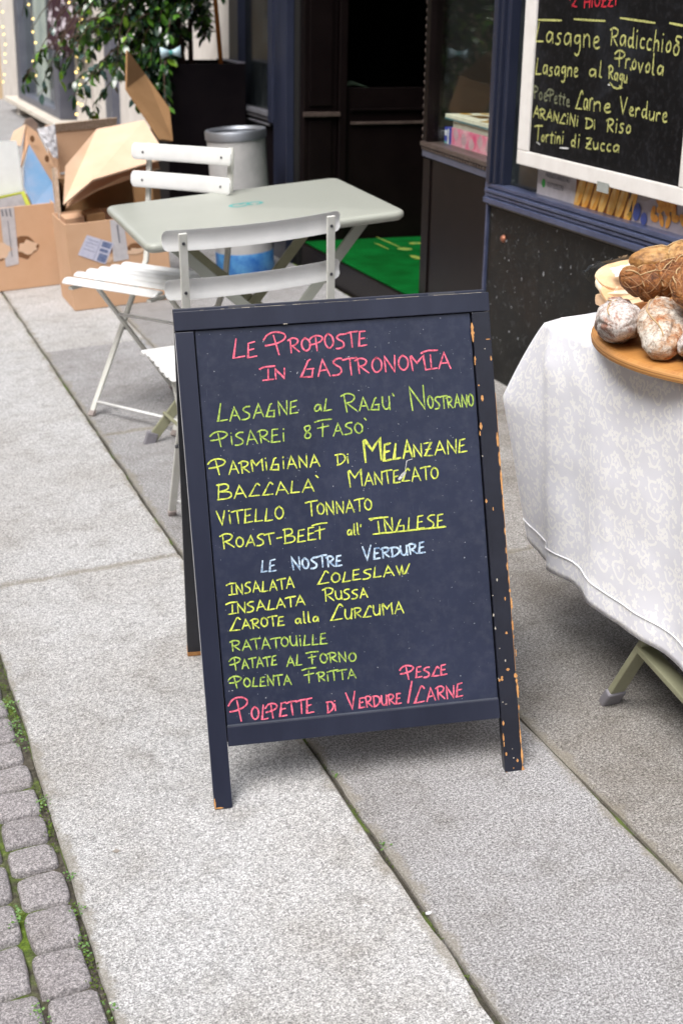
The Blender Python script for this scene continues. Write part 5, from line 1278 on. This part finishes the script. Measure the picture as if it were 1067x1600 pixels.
M_pastry = simple('print_fried', (.80, .42, .08), .6, scale=60, second=(.62, .20, .03), bmp=0); M_bowl = simple('print_bowl', (.38, .33, .33), .6, bmp=0); M_bottle = simple('print_bottle', (.03, .03, .05), .6, bmp=0)
M_pblue = simple('print_blue', (.07, .10, .35), .6, bmp=0)
pq('pastry_ground', [(Y1-.001, ZP0+.001), (Y1-.335, ZP0+.001), (Y1-.335, ZP1-.002), (Y1-.001, ZP1-.002)], M_bread2, XP-.0012)
def clipz(mb, lo):
    mb.v = [(x, y, max(z, lo)) for x, y, z in mb.v]
for q in range(7):
    y = Y1-.030-.050*q; zc = ZP0+.046+.006*(q % 2)
    mb = MB(); pellipse(mb, y, zc, .0205, .070, .42, XP-.0020-.0001*q, 28); clipz(mb, ZP0+.002); add('pastry_print', mb, M_bread, po)
    mb = MB(); pellipse(mb, y+.003, zc+.006, .008, .050, .42, XP-.0032-.0001*q, 20); clipz(mb, ZP0+.004); add('pastry_highlight', mb, simple('print_bread_light', (.88, .60, .24), .6, scale=40, second=(.80, .42, .10), bmp=0), po)
YB = Y1-.36
mb = MB(); pellipse(mb, YB-.02, ZP0+.09, .060, .025, 0, XP-.0012); add('bowl_print', mb, M_bowl, po)
mb = MB(); pellipse(mb, YB-.02, ZP0+.098, .045, .014, 0, XP-.0022); pellipse(mb, YB-.155, ZP0+.10, .05, .018, .1, XP-.0022); add('food_print', mb, M_bread2, po)
mb = MB(); pellipse(mb, YB-.15, ZP0+.085, .055, .032, .1, XP-.0018); 
for q in range(9): pellipse(mb, YB-.10-.035*(q % 5)+.01*(q//5), ZP0+.028+.014*(q//3), .020, .011, q, XP-.0025-.0001*q)
add('food_print', mb, M_pastry, po)
mb = MB(); mb.poly([(XP-.0028, YB+.045, ZP0+.015), (XP-.0028, YB+.020, ZP0+.015), (XP-.0028, YB+.022, ZP0+.065), (XP-.0028, YB+.030, ZP0+.09), (XP-.0028, YB+.036, ZP0+.09), (XP-.0028, YB+.043, ZP0+.065)]); add('bottle_print', mb, M_bottle, po)
mb = MB(); pellipse(mb, YB-.005, ZP0+.032, .020, .026, .3, XP-.0029); pellipse(mb, YB-.045, ZP0+.018, .017, .018, .3, XP-.0029); add('cloth_print', mb, M_pblue, po)
mb = MB(); pellipse(mb, YB+.03, ZP0+.018, .010, .010, 0, XP-.0033); add('lemon_print', mb, M_gold, po)
# label text: black line, green mark, phone number
def txt(body, y, z, size, mat, par, x):
    cu = bpy.data.curves.new('poster_text', 'FONT'); cu.body = body; cu.size = size; cu.extrude = .0002
    cu.materials.append(mat); o = bpy.data.objects.new('poster_text', cu); C.objects.link(o); o.parent = par
    o.matrix_local = Matrix.Translation(Vector((x, y, z))-BASE[par.name]) @ Matrix(((0, 0, -1, 0), (-1, 0, 0, 0), (0, 1, 0, 0), (0, 0, 0, 1)))
    dg = bpy.context.evaluated_depsgraph_get(); me = bpy.data.meshes.new_from_object(o.evaluated_get(dg)); o2 = bpy.data.objects.new('poster_text', me)
    C.objects.link(o2); o2.parent = par; o2.matrix_local = o.matrix_local.copy(); bpy.data.objects.remove(o); return o2
txt('PRENOTABILE NO', Y0-.055, ZP0+.062, .020, M_print, po, XP-.0014)
txt('037225270', Y0-.070, ZP0+.032, .024, M_print, po, XP-.0014)
mb = MB(); pellipse(mb, Y0-.045, ZP0+.040, .012, .014, 0, XP-.0013); add('green_mark', mb, simple('print_green', (.06, .45, .10), .6, bmp=0), po)
add('small_paper_tag', MB().b2(2.056, 2.058, *sorted([(2.05, 3.7179, 0.9106)[1], (2.05, 3.6527, 0.919)[1]]), (2.05, 3.6819, 0.8951)[2], (2.05, 3.6865, 0.9238)[2]), simple('tag_paper', (.34, .36, .34), .8), None, frame=I4, base=(2.05, 3.6819, 0.8951), label='small pale paper tag stuck under the white frame', cat='tag')
# ---------------------------------------------------------------- market stall table and cloth
CX, CY, CZ = 1.300, 2.466, .744
ct = MB(); uvs = []
def cloth_grid(rowsP, rowsUV):
    k0 = len(ct.v); nr = len(rowsP); nc = len(rowsP[0])
    for r, u in zip(rowsP, rowsUV):
        ct.v.extend([tuple(p) for p in r]); uvs.extend(u)
    for j in range(nr-1):
        for i in range(nc-1):
            a = k0+j*nc+i; ct.f.append((a, a+1, a+nc+1, a+nc))
# skirt: plan curve offsets as function of drop t (0 at table edge, 1 at hem)
def hemz(s):      # height of the hem along the path
    return .198 + .010*math.sin(s*7+.6) + .004*math.sin(s*19)
path = []         # (x, y, kind, outx, outy, flare, hem)
N1 = 90
Ltot = 1.6
for i in range(N1):                       # street side, from near the camera to the corner
    y = CY-Ltot + Ltot*i/N1
    path.append((CX, y, -1, 0, .012+.006*math.sin(y*8.0)+.004*math.sin(y*21), .212+.005*math.sin(y*6.2+.7)+.003*math.sin(y*17)))
fl_pts = [(CX, CY, -1, .25, .010, .213), (CX, CY, -.8, .6, .010, .213)]
path += fl_pts
# the corner pleat: swings out beyond the table end and comes back
for k_, (ox, oy, hz_) in enumerate([(-.005, .035, .212), (-.010, .080, .210), (-.016, .125, .207), (-.018, .165, .204), (-.010, .188, .202), (.010, .195, .202), (.05, .165, .18), (.09, .115, .19), (.13, .07, .20), (.18, .045, .21)]):
    path.append((CX, CY, ox, oy, None, hz_))
for i in range(14):
    x = CX+.22+.04*i; path.append((x, CY, 0, 1, .03+.006*math.sin(x*30), .20))
NT = 44
rowsP = []; rowsUV = []; s = 0; prev = None
cols_ = []
for q in path:
    if q[4] is None:
        x, y, ox, oy, _, hz_ = q
        col = []
        for j in range(NT+1):
            t = j/NT; f = min(1, (t*2.6))**.85 - .10*max(0, t-.45); sh_ = .055*max(0, t-.40)/.6
            zc = CZ - (CZ-hz_)*t
            if j == 0: col.append(Vector((x+.018, y-.018, CZ+.0033))); continue
            col.append(Vector((x+ox*f + sh_*oy/.19, y+oy*f, zc)))
    else:
        x, y, ox, oy, am, hz_ = q; n = Vector((ox, oy)).normalized()
        col = []
        for j in range(NT+1):
            t = j/NT; zc = CZ-(CZ-hz_)*t; d = am*min(1, t*6) + .009*t*math.sin(y*13+x*4+.8*math.sin(y*5)) + .004*t*math.sin(y*37) + .010*noise.noise(Vector((y*6, x*6, t*2.5)))*t
            wr = .0022*noise.noise(Vector((y*26, t*9, 4)))
            if j == 0: col.append(Vector((x+(.018 if ox < 0 else 0), y-(.018 if (oy > 0) else 0), CZ+.0033))); continue
            col.append(Vector((x+n.x*(d+wr), y+n.y*(d+wr), zc+(.004 if j == 1 else 0))))
    cols_.append(col)
acc = 0; us = [0]
for a, b in zip(cols_, cols_[1:]): acc += (a[NT//2]-b[NT//2]).length; us.append(acc)
for j in range(NT+1):
    rowsP.append([c[j] for c in cols_]); rowsUV.append([(u, 3-(CZ-c[j].z)) for u, c in zip(us, cols_)])
cloth_grid(rowsP, rowsUV)
# top surface: continues inwards from the street-side columns
NXT = 30; rp = []; ru_ = []
for i in range(NXT+1):
    row = []; ur = []
    for k_ in range(N1):
        y = path[k_][1]; x = CX+.018+.742*i/NXT
        row.append(Vector((x, y, CZ+.0033+(.0010*noise.noise(Vector((x*14, y*14, 0))) if i else 0)))); ur.append((y+5, x+3))
    y = CY-.018; row.append(Vector((CX+.018+.742*i/NXT, y, CZ+.0033))); ur.append((y+5, x+3))
    rp.append(row); ru_.append(ur)
cloth_grid(rp, ru_)
cl = thing('tablecloth', 'white floral damask tablecloth draped over the stall table to near the ground', 'tablecloth', (1.6, 1.9, .744))
co = add('cloth', ct, M_cloth, cl, smooth=True)
uvl = co.data.uv_layers.new(name='UVMap')
for lp in co.data.loops: uvl.data[lp.index].uv = uvs[lp.vertex_index]
md = co.modifiers.new('thickness', 'SOLIDIFY'); md.thickness = .0016; md.offset = -1
# stitched hem line near the bottom edge
hp = [c[int(NT*.925)]+Vector((-.0010, 0, 0)) for c in cols_[:N1+8]]
add('hem_seam', MB().tube(hp, .0016, 6, flat=.7), simple('seam_thread', (.9, .9, .92), .8, bmp=0), cl, smooth=True)
# the folding table beneath
stt = thing('stall_table', 'folding table with sage crossed legs under the white tablecloth', 'table', (1.65, 1.9, 0))
add('tabletop', MB().b2(CX+.008, 2.05, CY-Ltot+.02, CY-.008, .712, .7425), M_sage, stt, bevel=.008)
for x in (1.325, 1.96):
    la = MB().bar((x-.012, 2.205, .016), (x, 1.50, .705), .030, .014, (1, 0, 0)) if False else MB().bar((x-.014, 2.212, .016), (x+.006, 2.085, .228), .014, .034, (1, 0, 0))
    add('leg', la, M_sageleg, stt, bevel=.003)
    add('leg', MB().bar((x+.006, 2.084, .2295), (x+.016, 1.52, .706), .014, .034, (1, 0, 0)), M_sageleg, stt, bevel=.003)
    add('leg', MB().bar((x+.026, 1.46, .016), (x-.002, 2.118, .171), .014, .034, (1, 0, 0)), M_sageleg, stt, bevel=.003)
    add('foot_cap', MB().bar((x-.0148, 2.222, .001), (x-.0125, 2.196, .040), .020, .042, (1, 0, 0)), M_foot, stt, bevel=.006, seg=3)
    add('foot_cap', MB().bar((x+.010, 1.45, .001), (x+.010, 1.480, .040), .020, .042, (1, 0, 0)), M_foot, stt, bevel=.006, seg=3)

# round wooden board and cured meats
bd = thing('serving_board', 'round wooden serving board with dark plywood edge under the sausages', 'board', (1.605, 2.095, .7475))
bc_ = (1.605, 2.095, .7475); RB = .366
add('board_face', MB().lathe(bc_, [(RB-.004, .0150), (RB-.008, .0185), (RB-.014, .0195), (RB-.05, .0195)], 72), M_boardwood, bd)
add('board_edge', MB().lathe(bc_, [(RB-.006, .0002), (RB-.001, .003), (RB, .008), (RB-.001, .0125), (RB-.0035, .0149)], 72), M_ply, bd, smooth=True, auto=True)
def sausage(name, label, mat, c, ax, L, r, group, seed, pinch=(), squash=.9, lobe=.16, strings=True, taper=.35, cleft=.12, wr=1.0):
    """a cured, string-tied sausage: a knobbly tapered body with tied creases and strings sunk in them"""
    c = Vector(c); ax = Vector(ax).normalized(); up = Vector((0, 0, 1)); u = ax.cross(up).normalized(); w = u.cross(ax)
    nl, nr = 96, 72; mb = MB(); centre = {}
    def rad(t, a):
        e = max(0.0, 1-abs(2*t-1)**2.6)**.5
        k = r*e*(1-taper*t*.5)
        for p_ in pinch: k *= 1-.20*math.exp(-((t-p_)/.022)**2)
        d = Vector((math.cos(a), math.sin(a), t*3.0))
        k *= 1 + lobe*noise.noise(d*1.3+Vector((seed, 0, 0))) + .08*noise.noise(d*3.0+Vector((0, seed, 0))) + wr*.030*noise.noise(d*8+Vector((0, 0, seed))) + wr*.018*noise.noise(d*19+Vector((seed, seed, 0)))
        ca = (a + .55*math.sin(t*4+seed)) % (2*math.pi)
        for a0 in (3.6, .6):
            dd = abs((ca-a0+math.pi) % (2*math.pi)-math.pi); k *= 1-cleft*math.exp(-(dd/.12)**2)
        return k
    for i in range(nl+1):
        t = i/nl; t = .5-.5*math.cos(math.pi*t)
        for j in range(nr):
            a = 2*math.pi*j/nr; k = rad(t, a)
            p = c + ax*(t-.5)*L + u*math.cos(a)*k + w*math.sin(a)*k*squash + w*.012*math.sin(t*5+seed)
            mb.v.append(tuple(p))
    for i in range(nl):
        for j in range(nr): a = i*nr; mb.f.append((a+j, a+(j+1) % nr, a+nr+(j+1) % nr, a+nr+j))
    t_ = thing(name, label, 'sausage', c - Vector((0, 0, r*squash)), group=group)
    add('casing', mb, mat, t_, smooth=True)
    if strings:
        for p_ in pinch:
            pts = []
            for j in range(29):
                a = 2*math.pi*j/28; k = rad(p_, a)*1.015 + .0008
                pts.append(c + ax*((p_-.5)*L + .006*math.sin(a*2+seed)) + u*math.cos(a)*k + w*math.sin(a)*k*squash + w*.012*math.sin(p_*5+seed))
            add('string', MB().tube(pts, .0013, 6, cap=False), M_string, t_, smooth=True)
        for a0 in ((1.9,) if wr < 1.5 else (1.2, 2.2, 3.0)):
            pts = []
            for j in range(24):
                t = .06+.86*j/23; a = a0+.35*math.sin(t*7+seed); k = rad(t, a)*1.01+.0008
                pts.append(c + ax*(t-.5)*L + u*math.cos(a)*k + w*math.sin(a)*k*squash + w*.012*math.sin(t*5+seed))
            add('string', MB().tube(pts, .0013, 6), M_string, t_, smooth=True)
    if wr > 1.5:     # elastic netting: crossing spirals sunk into the casing
        net = MB()
        for sgn in (-1, 1):
            for q in range(7):
                pts = []
                for j in range(40):
                    t = .03+.94*j/39; a = sgn*(t*5.5)+q*2*math.pi/7; k = rad(t, a)*1.004+.0003
                    pts.append(c + ax*(t-.5)*L + u*math.cos(a)*k + w*math.sin(a)*k*squash + w*.012*math.sin(t*5+seed))
                net.tube(pts, .0007, 4)
        add('netting', net, simple('net_thread', (.42, .24, .12), .9, bmp=0), t_, smooth=True)
    return t_
gW = 'cured sausages piled on the round board'
sausage('cured_sausage', 'white moulded sausage lying leftmost on the round board', M_saus_w, (1.293, 2.188, .806), (.50, .87, .02), .21, .045, gW, 1.3, (.30, .62))
sausage('cured_sausage', 'mottled cream and orange sausage in the middle of the lower row on the board', M_saus_t, (1.322, 2.092, .806), (.50, .87, .02), .20, .043, gW, 4.7, (.35, .66))
sausage('cured_sausage', 'white sausage cut by the right edge of the picture in the lower row', M_saus_w, (1.345, 2.002, .805), (.50, .87, .02), .20, .043, gW, 8.2, (.32, .64))
sausage('cured_sausage', 'dark brown sausage lying on top of the leftmost white one', M_saus_b, (1.392, 2.200, .870), (.80, -.20, .03), .165, .039, gW, 2.9, (.22, .42, .62, .8), lobe=.16, wr=2.0, cleft=.2)
sausage('cured_sausage', 'dark brown wrinkled sausage nearest the viewer on top of the pile', M_saus_b, (1.390, 2.075, .874), (.75, .55, .02), .17, .045, gW, 6.4, (.2, .38, .58, .78), lobe=.16, wr=2.0, cleft=.2)
sausage('cured_sausage', 'large ochre smooth sausage tied with pale string at the back of the pile', M_saus_o, (1.555, 2.270, .880), (.92, -.34, .0), .34, .042, gW, 3.8, (.22, .36, .48, .62), lobe=.08, cleft=.03)
sausage('cured_sausage', 'reddish brown sausage wedged between the ochre one and the dark pair', M_saus_b, (1.475, 2.185, .885), (.88, -.30, .02), .20, .036, gW, 9.9, (.25, .5, .75))
# wrapped sliced pack behind the sausages
pk = thing('wrapped_slices', 'plastic wrapped pack of pale orange slices behind the leftmost white sausage', 'food pack', (1.44, 2.40, .768))
TM = Matrix.Rotation(R(24), 4, 'X') @ Matrix.Rotation(R(-6), 4, 'Y')
M_slice2 = simple('pale_fat_slice', (.82, .74, .62), .5, scale=20, second=(.78, .60, .42), bmp=.05)
for q in range(4):
    mb = MB(); c = Vector((1.425+.003*q, 2.350+.014*q, .802+.010*q)); th0 = .010
    top = []
    for j in range(28):
        a = 2*math.pi*j/28; e = .55
        x = math.copysign(abs(math.cos(a))**e, math.cos(a))*.066*(1+.05*math.sin(q*3+a)); y = math.copysign(abs(math.sin(a))**e, math.sin(a))*.038
        p = TM @ Vector((x, y, .004*math.sin(a*3+q))); mb.v.append(tuple(c+p))
    mb.f.append(tuple(range(28)))
    add('slice', mb, M_slice2 if q in (2,) else M_cheese, pk, solid=.0065, bevel=.0015)
mb = MB(); n0 = 14
for j in range(n0+1):
    for i in range(n0+1):
        u, v_ = i/n0*2-1, j/n0*2-1; ed = max(abs(u), abs(v_))
        p = TM @ Vector((u*.078, v_*.060, .018-.030*max(0, ed-.75)/.25 + .004*noise.noise(Vector((u*4, v_*4, 3)))))
        mb.v.append(tuple(Vector((1.430, 2.372, .832))+p))
for j in range(n0):
    for i in range(n0): a = j*(n0+1)+i; mb.f.append((a, a+1, a+n0+2, a+n0+1))
add('wrap_film', mb, M_glass, pk, smooth=True)
mb = MB(); 
for j in range(n0+1):
    for i in range(n0+1):
        u, v_ = i/n0*2-1, j/n0*2-1
        p = TM @ Vector((u*.022+.006*noise.noise(Vector((v_*3, u*2, 1))), v_*.014, .003*noise.noise(Vector((u*4, v_*4, 7)))))
        mb.v.append(tuple(Vector((1.405, 2.365, .847))+p))
for j in range(n0):
    for i in range(n0): a = j*(n0+1)+i; mb.f.append((a, a+1, a+n0+2, a+n0+1))
add('white_label', mb, M_film, pk, solid=.001, smooth=True)
bx_ = add('pack_tray', MB().b2(1.38, 1.48, 2.33, 2.43, .7685, .792), M_cheese, pk, bevel=.008)

# litter and specks lying on the slabs
mb = MB()
for px, py, r in [(0.7099, 1.7481)+(.005,), (1.0317, 5.4597)+(.003,), (0.6236, 1.8077)+(.003,)]:
    blob(mb, (px, py), r, r*.7, .0008, seed=px*30)
add('paper_scrap', mb, M_paper, None, frame=G, base=(0.7099, 1.7481)+(.0008,), solid=.0006, label='tiny white paper scraps lying on the slabs before the menu board', cat='litter')
mb = MB(); add('dry_leaf', MB().poly([(0.2728, 2.1259)+(.0012,), (0.2802, 2.1288)+(.003,), (0.2867, 2.1217)+(.0012,), (0.2793, 2.1189)+(.001,)]), simple('dry_leaf', (.36, .32, .28), .9), None, frame=G, base=(0.2686, 2.1277)+(.001,), solid=.0006, label='small dry leaf fragment lying on the pale slab near the cobbles', cat='leaf')
